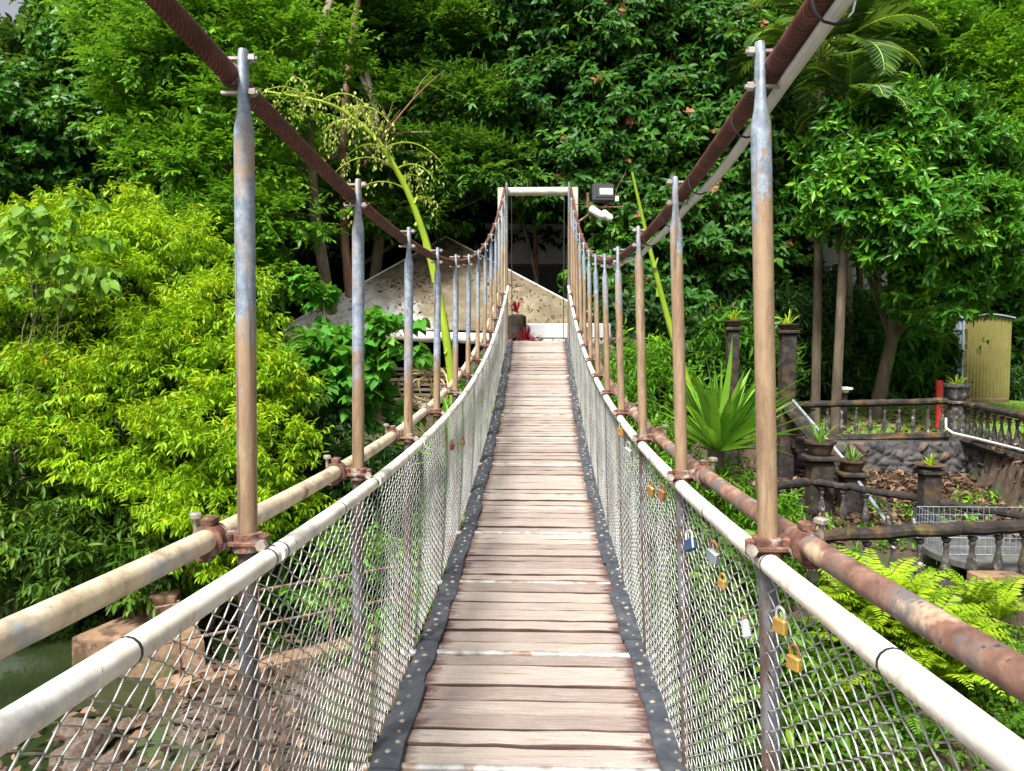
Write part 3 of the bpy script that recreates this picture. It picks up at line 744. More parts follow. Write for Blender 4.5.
def make_tree(name, label, cat, base, lobes, mat, tpl, density, cl_r, per, slen, L, W, droop, seed, trunk_r=.16, bark='bark', group=None, shape='lance', limbs=True, trunks=None, front=.35, **kw):
    rng = np.random.default_rng(seed)
    t = thing(name, label, cat, base, group)
    t_mb = MB(); bx, by, bz = base
    cs = [np.array(c) for c, r in lobes]; zc = np.mean([c[2] for c in cs]); cen = np.mean(cs, 0)
    tops = trunks or [(cen[0], cen[1], zc)]
    for q, tp in enumerate(tops):
        b0 = np.array([bx + (q * .5 if q else 0), by + .2 * q, bz - .25])
        pth = limb_path(b0, tp, 0, rng, 8); t_mb.tube(pth, [trunk_r * (1.25 - .9 * i / 7) for i in range(8)], 9)
        if limbs:
            for c, r in lobes:
                c = np.array(c)
                k = rng.integers(3, 6); st = np.array(pth[k]); t_mb.tube(limb_path(st, c, .2, rng), [trunk_r * (.5 - .07 * i) for i in range(6)], 6)
                for _ in range(3):
                    u = nrm(rng.normal(0, 1, 3)); u[2] = abs(u[2]) * .5
                    t_mb.tube(limb_path(st * .4 + c * .6, c + u * np.array(r) * .85, .1, rng), [trunk_r * (.22 - .035 * i) for i in range(6)], 5)
    t_mb.build('trunk', M[bark], t)
    P, D, N_, l, w_, v = crown_arrays(lobes, density, cl_r, per, tpl, slen, L, W, droop, rng, front=front, **kw)
    leaves_mesh('crown', P, D, N_, l, w_, v, M[mat], t, shape)
    return t, len(P)

def lobe(px, py, y, rx, rz, ry=None):
    c = at(px, py, y); k = y / F
    return ((c.x, c.y, c.z), (rx * k, (ry if ry else (rx + rz) / 2 * k), rz * k))

r0 = np.random.default_rng(2)
WH = sprig_tpl(8, 'whorl', r0); WH6 = sprig_tpl(6, 'whorl', r0); SP = sprig_tpl(9, 'spray', r0); AL = sprig_tpl(6, 'alt', r0); DR = sprig_tpl(7, 'droop', r0)
TOTAL = 0
def T(*a, **k):
    global TOTAL
    o, n = make_tree(*a, **k); TOTAL += n; return o
def gb(px, y, dx=0):
    x = at(px, 300, y).x + dx; return (x, y, gzf(x, y))

# backdrop of the hillside: separate far trees, four crown shapes copied
back = []
BLAB = []
for i in range(4):
    rng = np.random.default_rng(40 + i)
    lobes = [((rng.uniform(-2.2, 2.2), rng.uniform(-1.5, 1.5), 3.5 + rng.uniform(0, 6.5)), (rng.uniform(2.0, 3.2), rng.uniform(1.8, 2.6), rng.uniform(1.5, 2.4))) for _ in range(7)]
    o = T('forest_tree', 'x', 'tree', (0, 0, 0), lobes, ['dark', 'mid', 'dark', 'vine'][i], [SP, WH, AL, WH][i], 1.6, .75, 6, .3, .30, .13, .25, 60 + i, trunk_r=.2, group='trees of the forest hillside', shape='oval')
    back.append(o)
spots = []
rng = np.random.default_rng(8)
for row, (yy, n, x0, x1) in enumerate([(29, 13, -25, 24), (36, 14, -33, 33), (44, 13, -40, 40)]):
    for k in range(n):
        spots.append((x0 + (x1 - x0) * k / (n - 1) + rng.uniform(-1, 1), yy + rng.uniform(-2, 2), row))
kk_ = 0
for k, (x, y, row) in enumerate(spots):
    px = 541 + (x - .07) * F / y
    if px < 95: continue                        # the open corner of sky
    if px > 985 and row > 0: continue
    o = back[kk_ % 4] if kk_ < 4 else copy_tree(back[kk_ % 4]); kk_ += 1
    o.location = (x, y, gzf(x, y) - .3); o.rotation_euler = (0, 0, rng.uniform(-.5, .5)); sc_ = rng.uniform(.95, 1.25) * (1 if px > 60 else .8)
    o.scale = (sc_, sc_, sc_ * rng.uniform(1.0, 1.2))
    o['label'] = 'dense green forest tree in the mass filling the hillside behind the clearing'

# left upper forest
T('vine_covered_tree', 'dark tree smothered in climbing vines at far left under the patch of sky', 'tree', gb(30, 19.5),
  [lobe(15, 118, 19.5, 75, 50), lobe(118, 50, 20, 58, 58), lobe(150, 90, 20.5, 55, 80), lobe(-40, 165, 19, 70, 70), lobe(60, 170, 20.5, 90, 60), lobe(110, 120, 19.3, 40, 60)],
  'vine', WH6, 3.0, .42, 9, .16, .17, .11, .35, 1, trunk_r=.22, shape='heart')
T('fresh_green_tree', 'fresh green tree with layered sprays left of the nearest left post', 'tree', gb(215, 17),
  [lobe(215, 40, 17, 75, 45), lobe(165, 65, 16.5, 60, 28), lobe(250, 110, 16.5, 60, 34), lobe(205, 165, 16.2, 70, 28), lobe(255, 215, 16, 60, 26), lobe(190, 240, 15.6, 70, 26), lobe(150, 120, 16.8, 45, 24), lobe(285, 55, 17.5, 60, 40), lobe(240, 275, 15.6, 50, 22), lobe(160, 20, 18, 70, 40)],
  'layer', SP, 4.6, .5, 9, .34, .16, .075, .15, 2, trunk_r=.13, flat=.3, up=.12)
T('branching_tree', 'fine leaved tree with pale bare limbs and two trunks above the pavilion', 'tree', gb(350, 22),
  [lobe(340, 10, 22, 95, 40), lobe(420, 45, 22, 90, 38), lobe(310, 90, 22.5, 60, 30), lobe(450, 110, 21, 70, 24), lobe(400, 165, 21, 90, 24), lobe(470, 170, 20.5, 70, 24), lobe(320, 195, 21, 60, 26), lobe(390, 215, 20.5, 70, 20), lobe(290, 150, 22, 50, 22), lobe(480, 60, 22.5, 60, 40)],
  'mid', SP, 3.6, .5, 9, .36, .20, .085, .12, 3, trunk_r=.15, bark='barkpale', flat=.3, up=.12, trunks=[tuple(at(347, 10, 21.3)), tuple(at(362, -10, 21.6))])
T('tall_feathery_tree', 'tall mid green tree whose top leaves the photo left of centre', 'tree', gb(440, 26),
  [lobe(430, 0, 26, 100, 60), lobe(500, 40, 26, 80, 60), lobe(380, 40, 26.5, 80, 50), lobe(460, 140, 26, 100, 60), lobe(350, 150, 26, 90, 60), lobe(520, 130, 25.5, 60, 60)],
  'mid', SP, 2.6, .6, 9, .4, .22, .10, .2, 4, trunk_r=.2, flat=.4)
T('broad_leaved_tree', 'dark broad leaved tree with orange brown young leaves behind the tower', 'tree', gb(640, 21.5),
  [lobe(560, 30, 22, 75, 45), lobe(640, 40, 21.5, 80, 50), lobe(710, 70, 21, 65, 50), lobe(560, 110, 21.5, 70, 45), lobe(650, 130, 21, 80, 50), lobe(720, 160, 20.5, 60, 50), lobe(590, 180, 21, 64, 40), lobe(670, 220, 20.5, 75, 45), lobe(730, 250, 20, 55, 45), lobe(640, 275, 20.5, 56, 40), lobe(700, 310, 20, 70, 40), lobe(600, -20, 22, 100, 40)],
  'flush', WH6, 4.0, .46, 9, .26, .22, .095, .6, 5, trunk_r=.22, shape='big_oval', flat=.4, flush=.03)
T('pale_topped_tree', 'bright broad leaved tree at the top of the photo right of the tower', 'tree', gb(660, 25),
  [lobe(560, -10, 25, 70, 40), lobe(650, -15, 25, 90, 45), lobe(740, 10, 24.5, 70, 45)],
  'layer', WH6, 3.0, .5, 8, .26, .26, .12, .5, 6, trunk_r=.2, shape='big_oval', flat=.5)
# right forest
T('rounded_glossy_tree', 'rounded glossy green tree hanging over the clearing beside the shed', 'tree', gb(875, 18.5),
  [lobe(900, 140, 17.2, 70, 42), lobe(960, 170, 17.4, 50, 45), lobe(870, 190, 16.8, 55, 45), lobe(930, 225, 16.6, 65, 50), lobe(975, 240, 17, 40, 44), lobe(940, 290, 16.8, 38, 30), lobe(855, 150, 17.4, 40, 35), lobe(985, 205, 17.5, 40, 50)],
  'round', WH, 5.6, .40, 8, .18, .23, .085, .35, 7, trunk_r=.15, flat=.55, bark='bark')
T('bright_canopy_tree', 'yellow green canopy tree filling the top right corner of the photo', 'tree', gb(930, 23),
  [lobe(860, 30, 23, 70, 40), lobe(930, 60, 23, 80, 36), lobe(1000, 90, 22.5, 60, 40), lobe(900, 0, 24, 90, 30), lobe(1040, 150, 22, 60, 60), lobe(980, 40, 24, 50, 24)],
  'layer', SP, 3.4, .5, 8, .32, .2, .085, .2, 8, trunk_r=.2, flat=.4)
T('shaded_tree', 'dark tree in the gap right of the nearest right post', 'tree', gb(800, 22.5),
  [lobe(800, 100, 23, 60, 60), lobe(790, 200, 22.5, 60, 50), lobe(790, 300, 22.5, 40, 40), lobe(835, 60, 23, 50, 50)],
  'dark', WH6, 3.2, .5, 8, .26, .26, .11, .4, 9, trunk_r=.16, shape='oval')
T('edge_tree', 'dense mid green tree at the right edge behind the shed', 'tree', gb(1060, 25),
  [lobe(1010, 190, 24.5, 45, 70), lobe(1050, 260, 24.5, 60, 60), lobe(1025, 310, 25, 50, 60), lobe(1080, 120, 24, 60, 70), lobe(1070, 350, 24, 50, 60)],
  'round', WH6, 3.4, .5, 8, .24, .24, .09, .4, 10, trunk_r=.18)
# dark understorey of the clearing: separate shrubs
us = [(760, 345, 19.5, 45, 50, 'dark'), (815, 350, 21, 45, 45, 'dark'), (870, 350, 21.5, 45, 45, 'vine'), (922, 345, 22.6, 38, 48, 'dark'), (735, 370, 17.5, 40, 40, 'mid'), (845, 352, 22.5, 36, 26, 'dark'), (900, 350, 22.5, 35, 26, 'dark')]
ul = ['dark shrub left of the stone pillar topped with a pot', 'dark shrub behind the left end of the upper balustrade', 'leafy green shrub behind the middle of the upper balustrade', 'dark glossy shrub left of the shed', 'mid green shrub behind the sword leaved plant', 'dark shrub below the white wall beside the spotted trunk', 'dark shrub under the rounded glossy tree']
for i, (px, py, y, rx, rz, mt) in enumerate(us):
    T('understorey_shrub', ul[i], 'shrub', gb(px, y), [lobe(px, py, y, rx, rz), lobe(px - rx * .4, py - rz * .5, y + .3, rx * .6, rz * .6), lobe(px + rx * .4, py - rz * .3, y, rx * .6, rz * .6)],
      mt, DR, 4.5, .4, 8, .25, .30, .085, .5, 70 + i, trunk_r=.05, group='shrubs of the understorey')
# dark shrubs behind the pavilion
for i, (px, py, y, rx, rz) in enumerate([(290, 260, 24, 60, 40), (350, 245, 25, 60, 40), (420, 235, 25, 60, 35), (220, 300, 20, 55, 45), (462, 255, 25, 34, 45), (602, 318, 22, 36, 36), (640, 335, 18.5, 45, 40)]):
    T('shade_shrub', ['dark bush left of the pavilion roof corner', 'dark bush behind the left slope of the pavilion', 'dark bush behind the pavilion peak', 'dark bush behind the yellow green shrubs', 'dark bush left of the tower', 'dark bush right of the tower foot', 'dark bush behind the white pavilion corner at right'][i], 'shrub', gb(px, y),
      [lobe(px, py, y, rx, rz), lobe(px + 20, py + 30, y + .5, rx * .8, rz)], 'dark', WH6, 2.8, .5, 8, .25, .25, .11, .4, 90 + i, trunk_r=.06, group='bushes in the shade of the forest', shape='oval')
# left bank shrubs
NS = dict(flat=.5, up=.25)
T('yellow_green_shrub', 'largest yellow green shrub filling the left edge above the pond', 'shrub', gb(60, 11),
  [lobe(28, 315, 10.6, 62, 34), lobe(112, 290, 11, 58, 34), lobe(70, 385, 10, 70, 34), lobe(178, 345, 10.5, 58, 36), lobe(18, 445, 9.8, 62, 34), lobe(160, 240, 11.6, 58, 26), lobe(75, 232, 11.5, 58, 30), lobe(-30, 390, 10, 50, 50), lobe(110, 440, 9.8, 56, 30), lobe(130, 385, 10.2, 40, 28), lobe(20, 265, 11, 40, 34), lobe(120, 212, 12, 26, 22)],
  'bright', DR, 9.0, .26, 13, .14, .112, .037, .8, 11, trunk_r=.06, bark='barkpale', **NS)
T('yellow_green_shrub', 'yellow green shrub spilling down to the left post above the white rail', 'shrub', gb(230, 10.4),
  [lobe(240, 375, 10.2, 50, 34), lobe(195, 430, 9.7, 56, 30), lobe(270, 450, 9.6, 38, 36), lobe(150, 485, 9.6, 50, 26), lobe(215, 500, 9.4, 62, 28), lobe(222, 305, 10.8, 48, 32), lobe(285, 510, 9.8, 30, 28), lobe(265, 390, 10.2, 30, 30), lobe(235, 545, 9.5, 46, 22)],
  'bright', DR, 9.4, .25, 13, .14, .108, .036, .8, 12, trunk_r=.05, bark='barkpale', **NS)
T('waterside_shrub', 'deep green shrub low over the pond under the yellow green shrubs', 'shrub', gb(60, 10.2),
  [lobe(40, 510, 9.9, 80, 50), lobe(110, 540, 9.7, 70, 45), lobe(-20, 540, 9.6, 70, 50), lobe(170, 550, 9.7, 60, 40), lobe(60, 570, 9.6, 60, 30), lobe(60, 350, 11.8, 120, 100), lobe(190, 420, 11.4, 100, 90), lobe(250, 440, 11.2, 60, 70)],  # rear lobes added: dark leaves stand for shade between the yellow green clumps
  'brightdark', DR, 9, .25, 8, .15, .15, .048, .75, 13, trunk_r=.04, **NS)
T('low_bright_bush', 'low bright green bush between concrete ledge and left post', 'shrub', gb(180, 9.9),
  [lobe(150, 560, 10.2, 60, 22), lobe(95, 572, 10.0, 45, 20), lobe(232, 560, 10.2, 46, 28), lobe(320, 560, 10.0, 60, 34), lobe(370, 590, 9.9, 50, 40)],
  'layer', DR, 10, .23, 8, .14, .14, .046, .65, 14, trunk_r=.03, **NS)
T('large_leaved_sapling', 'sapling with large pale heart shaped leaves at left above the shrubs', 'sapling', gb(60, 9.8),
  [lobe(62, 235, 9.8, 26, 26), lobe(85, 262, 9.7, 22, 22), lobe(25, 262, 9.8, 26, 26), lobe(50, 285, 9.7, 24, 18)],
  'heartlight', AL, 7, .15, 2, .18, .16, .125, 1.0, 15, trunk_r=.018, shape='big_heart', bark='barkpale', inner=.1)
T('heart_leaved_shrub', 'heart leaved shrub before the pavilion left of the second left post', 'shrub', gb(340, 13.5),
  [lobe(325, 385, 12.8, 40, 32), lobe(345, 360, 12.9, 42, 24), lobe(388, 345, 12.9, 26, 22), lobe(310, 420, 13, 30, 26), lobe(370, 410, 13.4, 30, 24)],
  'heart', AL, 8, .2, 3, .22, .20, .16, .75, 16, trunk_r=.03, shape='big_heart', inner=.15, bark='barkpale')
T('tall_sapling', 'thin sapling with lobed leaves rising before the white pavilion corner', 'sapling', gb(322, 13),
  [lobe(318, 286, 13, 10, 15), lobe(324, 300, 13, 8, 8)], 'heart', AL, 14, .12, 4, .14, .17, .12, .5, 17, trunk_r=.016, shape='big_oval', bark='barkpale')
T('dark_foot_shrub', 'shaded small leaved shrub below the heart leaved shrub', 'shrub', gb(330, 11.6),
  [lobe(310, 470, 11.5, 45, 40), lobe(360, 490, 11.4, 40, 36), lobe(400, 470, 11.8, 40, 40), lobe(330, 530, 11.2, 60, 36)],
  'dark', DR, 6.5, .26, 8, .18, .15, .05, .6, 18, trunk_r=.03)
T('pavilion_side_shrub', 'feathery green shrub under the left pavilion corner', 'shrub', gb(285, 14.5),
  [lobe(280, 360, 14.2, 34, 26), lobe(262, 400, 13.8, 30, 30)], 'brightdark', DR, 7, .26, 8, .18, .16, .05, .6, 19, trunk_r=.03)
# right bank bushes beside the bridge
T('bank_bush', 'leafy bank bush behind the right rail below the sword leaved plant', 'shrub', gb(700, 8.6),
  [lobe(690, 490, 8.5, 50, 26), lobe(735, 505, 8.3, 45, 24), lobe(668, 450, 9.2, 26, 30), lobe(765, 520, 8.2, 30, 20)],
  'layer', DR, 10, .2, 8, .13, .12, .03, .35, 20, trunk_r=.03)
T('bank_bush', 'small leaved bank bush between the third and fourth right posts', 'shrub', gb(650, 10.5),
  [lobe(640, 380, 11, 40, 34), lobe(665, 400, 10.5, 36, 30), lobe(625, 430, 11, 30, 40)],
  'layer', DR, 9, .22, 8, .14, .12, .035, .4, 21, trunk_r=.03)
T('bank_bush', 'dense green bush on the bank under the right chain link panel', 'shrub', gb(760, 6.6),
  [lobe(720, 590, 7.2, 55, 40), lobe(775, 660, 6.4, 45, 40), lobe(700, 650, 6.6, 60, 60), lobe(745, 730, 5.9, 60, 50)],
  'cover', DR, 8.5, .2, 8, .13, .13, .045, .5, 22, trunk_r=.03, shape='oval')
print('leaves', TOTAL)

# ---------------------------------------------------------------- pavilion and buildings behind
def pavilion():
    ap = at(446, 237, 21.2); fl = at(285, 327, 18.4); fr = at(636, 338, 18.0)
    base = (ap.x, ap.y, gzf(ap.x, ap.y))
    t = thing('canvas_pavilion', 'square canvas pavilion with a peaked moss stained roof beyond the bridge', 'pavilion', base)
    bl = Vector((fl.x + .4, 24.0, fl.z)); br = Vector((fr.x - .2, 24.0, fr.z)); cor = [fl, fr, br, bl]
    mb = MB(); n = 16
    for q in range(4):
        a, b = cor[q], cor[(q + 1) % 4]; idx = []; vs_ = []
        for i in range(n + 1):
            for j in range(n + 1):
                u = j / n; e = a.lerp(b, u); tt = i / n
                p = e.lerp(ap, tt); sag = .22 * math.sin(tt * math.pi) * math.sin(u * math.pi) + .06 * math.sin(u * 9) * (1 - tt) * math.sin(u * math.pi)
                p = p + Vector((0, 0, -sag)); vs_.append(p)
        fs = [(i * (n + 1) + j, i * (n + 1) + j + 1, (i + 1) * (n + 1) + j + 1, (i + 1) * (n + 1) + j) for i in range(n) for j in range(n)]
        mb.add(vs_, fs)
    o = mb.build('roof_canopy', M['canvas'], t); sol = o.modifiers.new('thick', 'SOLIDIFY'); sol.thickness = .012
    vb = MB()
    for q in range(4):
        a, b = cor[q], cor[(q + 1) % 4]; m = 24; vs_ = []
        for i in range(m + 1):
            p = a.lerp(b, i / m); p = p + Vector((0, 0, -.06 * math.sin(i / m * 9) * 0)); d = .24 + .03 * math.sin(i * 2.1)
            wob = .03 * math.sin(i * 1.3); vs_ += [p, p + Vector((wob, wob, -d))]
        vb.add(vs_, [(2 * i, 2 * i + 2, 2 * i + 3, 2 * i + 1) for i in range(m)])
    o = vb.build('valance', CANVW, t); sol = o.modifiers.new('thick', 'SOLIDIFY'); sol.thickness = .012
    for c in cor:
        p = MB(); inw = (ap - c); inw.z = 0; inw.normalize(); x, y = c.x + inw.x * .2, c.y + inw.y * .2
        p.tube([(x, y, gzf(x, y) - .2), (x, y, c.z - .02)], .05, 8); p.build('pole', M['timber'], t)
    seam = MB()
    for c in cor: seam.tube([c.lerp(ap, k / 8) + Vector((0, 0, .012)) for k in range(9)], .022, 5)
    seam.build('ridge_seam', CANVW, t)
    rng = np.random.default_rng(77); n = 800
    u = rng.random(n); tt = rng.random(n) ** .8 * .95
    P = np.array([cor[0].lerp(cor[1], float(a)).lerp(ap, float(b)) + Vector((0, 0, .02 - .22 * math.sin(b * math.pi) * math.sin(a * math.pi))) for a, b in zip(u, tt)])
    D = rng.normal(0, 1, (n, 3)); D[:, 2] *= .1; D[:, 2] += D[:, 1] * .55
    N_ = np.tile([0, -.5, 1.0], (n, 1)) + rng.normal(0, .2, (n, 3))
    o = leaves_mesh('leaf_litter', P, D, N_, rng.uniform(.04, .13, n), rng.uniform(.018, .045, n), rng.random(n), M['dry'], None, 'oval')
    tag(o, 'fallen brown leaves lying on the pavilion roof', 'leaf litter', kind='stuff')
    # store of timber, rope and a bench in the shade
    b = thing('timber_stack', 'stack of dark old planks in the shade under the pavilion', 'timber', tuple(at(425, 395, 18.8)))
    k = MB()
    rr = np.random.default_rng(4)
    for i in range(7):
        c = at(428 + rr.uniform(-6, 6), 400 - i * 5.2, 18.9); k.box(c, (2.2 + rr.uniform(-.4, .3), .22, .07), rot=Euler((0, rr.uniform(-.02, .02), rr.uniform(-.08, .08))), bev=.006)
    k.build('planks', M['timber'], b)
    for sx in (-1, 1):
        k = MB(); c = at(428 + sx * 34, 415, 18.9); k.box((c.x, c.y, (c.z + gzf(c.x, c.y)) / 2 - .1), (.12, .3, max(.2, c.z - gzf(c.x, c.y) + .5)), bev=.01); k.build('support', M['timber'], b)
CANVW = pm('pale_canvas_hem', [(.3, (.50, .46, .38)), (.55, (.66, .63, .56)), (.75, (.74, .72, .68))], 4, bump=.15, rough=.85, spots=[((.32, .25, .14), 2.5, .58, .72)])
pavilion()

def house(name, label, x0, x1, y, z1, mat_l, win, roof_over=.35, depth=4.0, roofcol='whitewall'):
    z0 = gzf((x0 + x1) / 2, y) - .3
    t = thing(name, label, 'building', ((x0 + x1) / 2, y, z0))
    w_ = MB(); cx_ = (x0 + x1) / 2; w_.box((cx_, y + depth / 2, (z0 + z1) / 2), (x1 - x0, depth, z1 - z0), bev=.02); w_.build('wall', M[mat_l], t)
    r_ = MB(); r_.box((cx_, y + depth / 2, z1 + .10), (x1 - x0 + 2 * roof_over, depth + 2 * roof_over, .2), rot=Euler((R(4), R(1), 0)), bev=.02); r_.build('roof', M[roofcol], t)
    for (a, b, c, d) in win:
        f = MB(); f.box(((a + b) / 2, y - .03, (c + d) / 2), (b - a + .14, .06, d - c + .14), bev=.01); fo = f.build('window', M['timber'], t)
        g = MB(); g.box(((a + b) / 2, y - .05, (c + d) / 2), (b - a, .03, d - c)); g.build('pane', M['darkwin'], fo)
    return t
a0 = at(505, 292, 24.3); a1 = at(558, 292, 24.3)
house('outbuilding', 'white fronted outbuilding in the trees seen through the bridge tower', a0.x - 1.2, a1.x + .8, 24.3, at(530, 226, 24.3).z, 'whitewall', [(a0.x - .2, a1.x + .1, at(530, 310, 24.3).z, at(530, 266, 24.3).z)])
b0 = at(806, 300, 24.6); b1 = at(912, 300, 24.6)
house('white_house', 'white house wall glimpsed between the dark trunks above the upper balustrade', b0.x, b1.x, 24.6, at(850, 226, 24.6).z, 'whitewall', [(at(880, 300, 24.6).x, at(892, 300, 24.6).x, at(880, 322, 24.6).z, at(880, 288, 24.6).z), (at(820, 300, 24.6).x, at(830, 300, 24.6).x, at(820, 310, 24.6).z, at(820, 280, 24.6).z)])

def shed():
    c0 = at(961, 400, 21.0); c1 = at(1009, 400, 21.0); zb = gzf(c0.x, 21) + .1; zt = at(985, 319, 21.0).z
    t = thing('garden_shed', 'small corrugated garden shed with olive front and side tinted blue grey for shade on the lawn', 'shed', ((c0.x + c1.x) / 2, 21.6, zb))
    def corr(a, b, z0, z1, n, out):
        mb = MB(); vs_ = []; m = n * 4; d = (b - a); nn = Vector((d.y, -d.x, 0)).normalized()
        prof = [0, .028, .028, 0]
        for i in range(m + 1):
            p = a.lerp(b, i / m) + nn * prof[i % 4]; vs_ += [(p.x, p.y, z0), (p.x, p.y, z1 + .10 * math.sin(math.pi * i / m) * out)]
        mb.add(vs_, [(2 * i, 2 * i + 2, 2 * i + 3, 2 * i + 1) for i in range(m)]); return mb
    A = Vector((c0.x, 21.0, 0)); B = Vector((c1.x, 21.0, 0)); C_ = Vector((c0.x - .42, 22.6, 0)); D_ = Vector((c1.x - .3, 22.7, 0))
    for nm, p, q, n, mt, o_ in (('front_panel', A, B, 14, 'olive', 1), ('side_panel', C_, A, 9, 'bluegrey', 0), ('side_panel', B, D_, 12, 'olive', 0), ('rear_panel', D_, C_, 14, 'olive', 1)):  # left side panel: shade put into its blue grey colour
        o = corr(p, q, zb, zt, n, o_).build(nm, M[mt], t, smooth=False); sol = o.modifiers.new('thick', 'SOLIDIFY'); sol.thickness = .006
    r_ = MB(); m = 8; vs_ = []
    for i in range(m + 1):
        u = i / m; p = A.lerp(B, u * 1.06 - .03); q = C_.lerp(D_, u * 1.06 - .03); z = zt + .10 * math.sin(math.pi * u) + .015
        vs_ += [(p.x, p.y - .1, z), (q.x, q.y + .1, z), (p.x, p.y - .1, z + .03), (q.x, q.y + .1, z + .03)]
    fs = []
    for i in range(m):
        a = i * 4; b = a + 4; fs += [(a, a + 1, b + 1, b), (a + 2, b + 2, b + 3, a + 3), (a, b, b + 2, a + 2), (a + 1, a + 3, b + 3, b + 1)]
    fs += [(0, 2, 3, 1), (m * 4, m * 4 + 1, m * 4 + 3, m * 4 + 2)]
    r_.add(vs_, fs); r_.build('roof', M['bluegrey'], t)
    tr = MB(); tr.box((c0.x - .01, 20.97, (zb + zt) / 2), (.05, .05, zt - zb), bev=.006); tr.build('corner_trim', M['bluegrey'], t)
    bs = MB(); bs.box(((c0.x + c1.x) / 2 - .1, 21.75, zb - .06), (c1.x - c0.x + .1, 1.7, .14), bev=.02); bs.build('base', M['concrete'], t)
shed()

# ---------------------------------------------------------------- balustrades, wall, pillars
BPROF = [(.05, 0), (.05, .04), (.03, .07), (.026, .12), (.05, .20), (.056, .26), (.045, .34), (.026, .45), (.022, .52), (.034, .56), (.034, .585), (.024, .60), (.045, .63), (.05, .66)]
def balustrade(label, p0, p1, zrail0, zrail1, spacing, hgt, rr, seed, plinth=True, pier_gap=0.0, mat='mossstone'):
    p0 = Vector((p0[0], p0[1], 0)); p1 = Vector((p1[0], p1[1], 0)); L_ = (p1 - p0).length; n = max(2, int(L_ / spacing)); rs = np.random.default_rng(seed)
    mid = p0.lerp(p1, .5)
    t = thing('stone_balustrade', label, 'balustrade', (mid.x, mid.y, (zrail0 + zrail1) / 2 - hgt))
    r_ = MB(); m = 24
    r_.tube([(p0.x + (p1.x - p0.x) * i / m, p0.y + (p1.y - p0.y) * i / m, zrail0 + (zrail1 - zrail0) * i / m + rs.normal(0, .006)) for i in range(m + 1)], [(rr * rs.uniform(.9, 1.08), rr * 1.25 * rs.uniform(.95, 1.05)) for _ in range(m + 1)], 10)
    r_.build('rail', M[mat], t)
    if plinth:
        b = MB(); m = 16
        b.tube([(p0.x + (p1.x - p0.x) * i / m, p0.y + (p1.y - p0.y) * i / m, zrail0 + (zrail1 - zrail0) * i / m - hgt + .06 + rs.normal(0, .006)) for i in range(m + 1)], [(.095, .12)] * (m + 1), 8)
        b.build('plinth', M[mat], t)
    k = (hgt - rr - .10) / .66
    for i in range(n):
        u = (i + .5) / n; p = p0.lerp(p1, u); z = zrail0 + (zrail1 - zrail0) * u
        w_ = MB(); s_ = rs.uniform(.92, 1.08); w_.lathe((p.x, p.y, z - hgt + .08), [(q * s_, h * k) for q, h in BPROF], 10); w_.build('baluster', M['lichenstone'], t)
    return t
u0 = at(792, 404, 16.0); u1 = at(950, 402, 16.0)
balustrade('upper mossy balustrade facing the bridge along the edge of the lawn', (u0.x, 16.0), (u1.x, 16.0), u0.z - .02, u1.z + .02, .27, .78, .07, 1)
w0 = at(966, 404, 15.8); w1 = at(1080, 432, 11.4)
balustrade('mossy balustrade running from the urn pillar towards the right edge', (w0.x, 15.8), (w1.x, 11.4), w0.z, w0.z + .02, .30, .78, .07, 2)
m0 = at(812, 478, 12.2); m1 = at(928, 500, 10.8)
balustrade('middle dark balustrade between the two pots and the thick dark pillar', (m0.x, 12.2), (m1.x, 10.8), m0.z - .05, m1.z + .0, .30, .68, .055, 3)
n0 = at(942, 503, 10.6); n1 = at(1090, 527, 9.2)
balustrade('middle dark balustrade right of the thick dark pillar above the wire crate', (n0.x, 10.6), (n1.x, 9.2), n0.z, n1.z, .30, .68, .055, 4)
q0 = at(800, 537, 8.3); q1 = at(1090, 524, 8.6)
balustrade('nearest dark balustrade with wide turned balusters behind the bright ferns', (q0.x, 8.3), (q1.x, 8.6), q0.z, q1.z + .02, .275, .72, .075, 5, plinth=False)
e0 = at(716, 497, 8.8); e1 = at(806, 489, 10.5)
balustrade('short weathered balustrade behind the right rail beside the bank bushes', (e0.x, 8.8), (e1.x, 10.5), e0.z, e1.z + .1, .3, .6, .06, 6)

def pillar(label, px, ytop, ybot, y, wd, mat='mossstone', cap=True):
    a = at(px, ytop, y); zb = gzf(a.x, y) - .15; zb = min(zb, at(px, ybot, y).z)
    t = thing('stone_pillar', label, 'pillar', (a.x, y, zb)); w_ = wd / F * y
    b = MB(); b.box((a.x, y, (a.z + zb) / 2), (w_, w_, a.z - zb), bev=w_ * .08); b.build('shaft', M[mat], t)
    if cap:
        c = MB(); c.box((a.x, y, a.z + .035), (w_ * 1.35, w_ * 1.35, .075), bev=.02); c.build('cap', M[mat], t)
    return a + Vector((0, 0, .073 if cap else 0)), w_

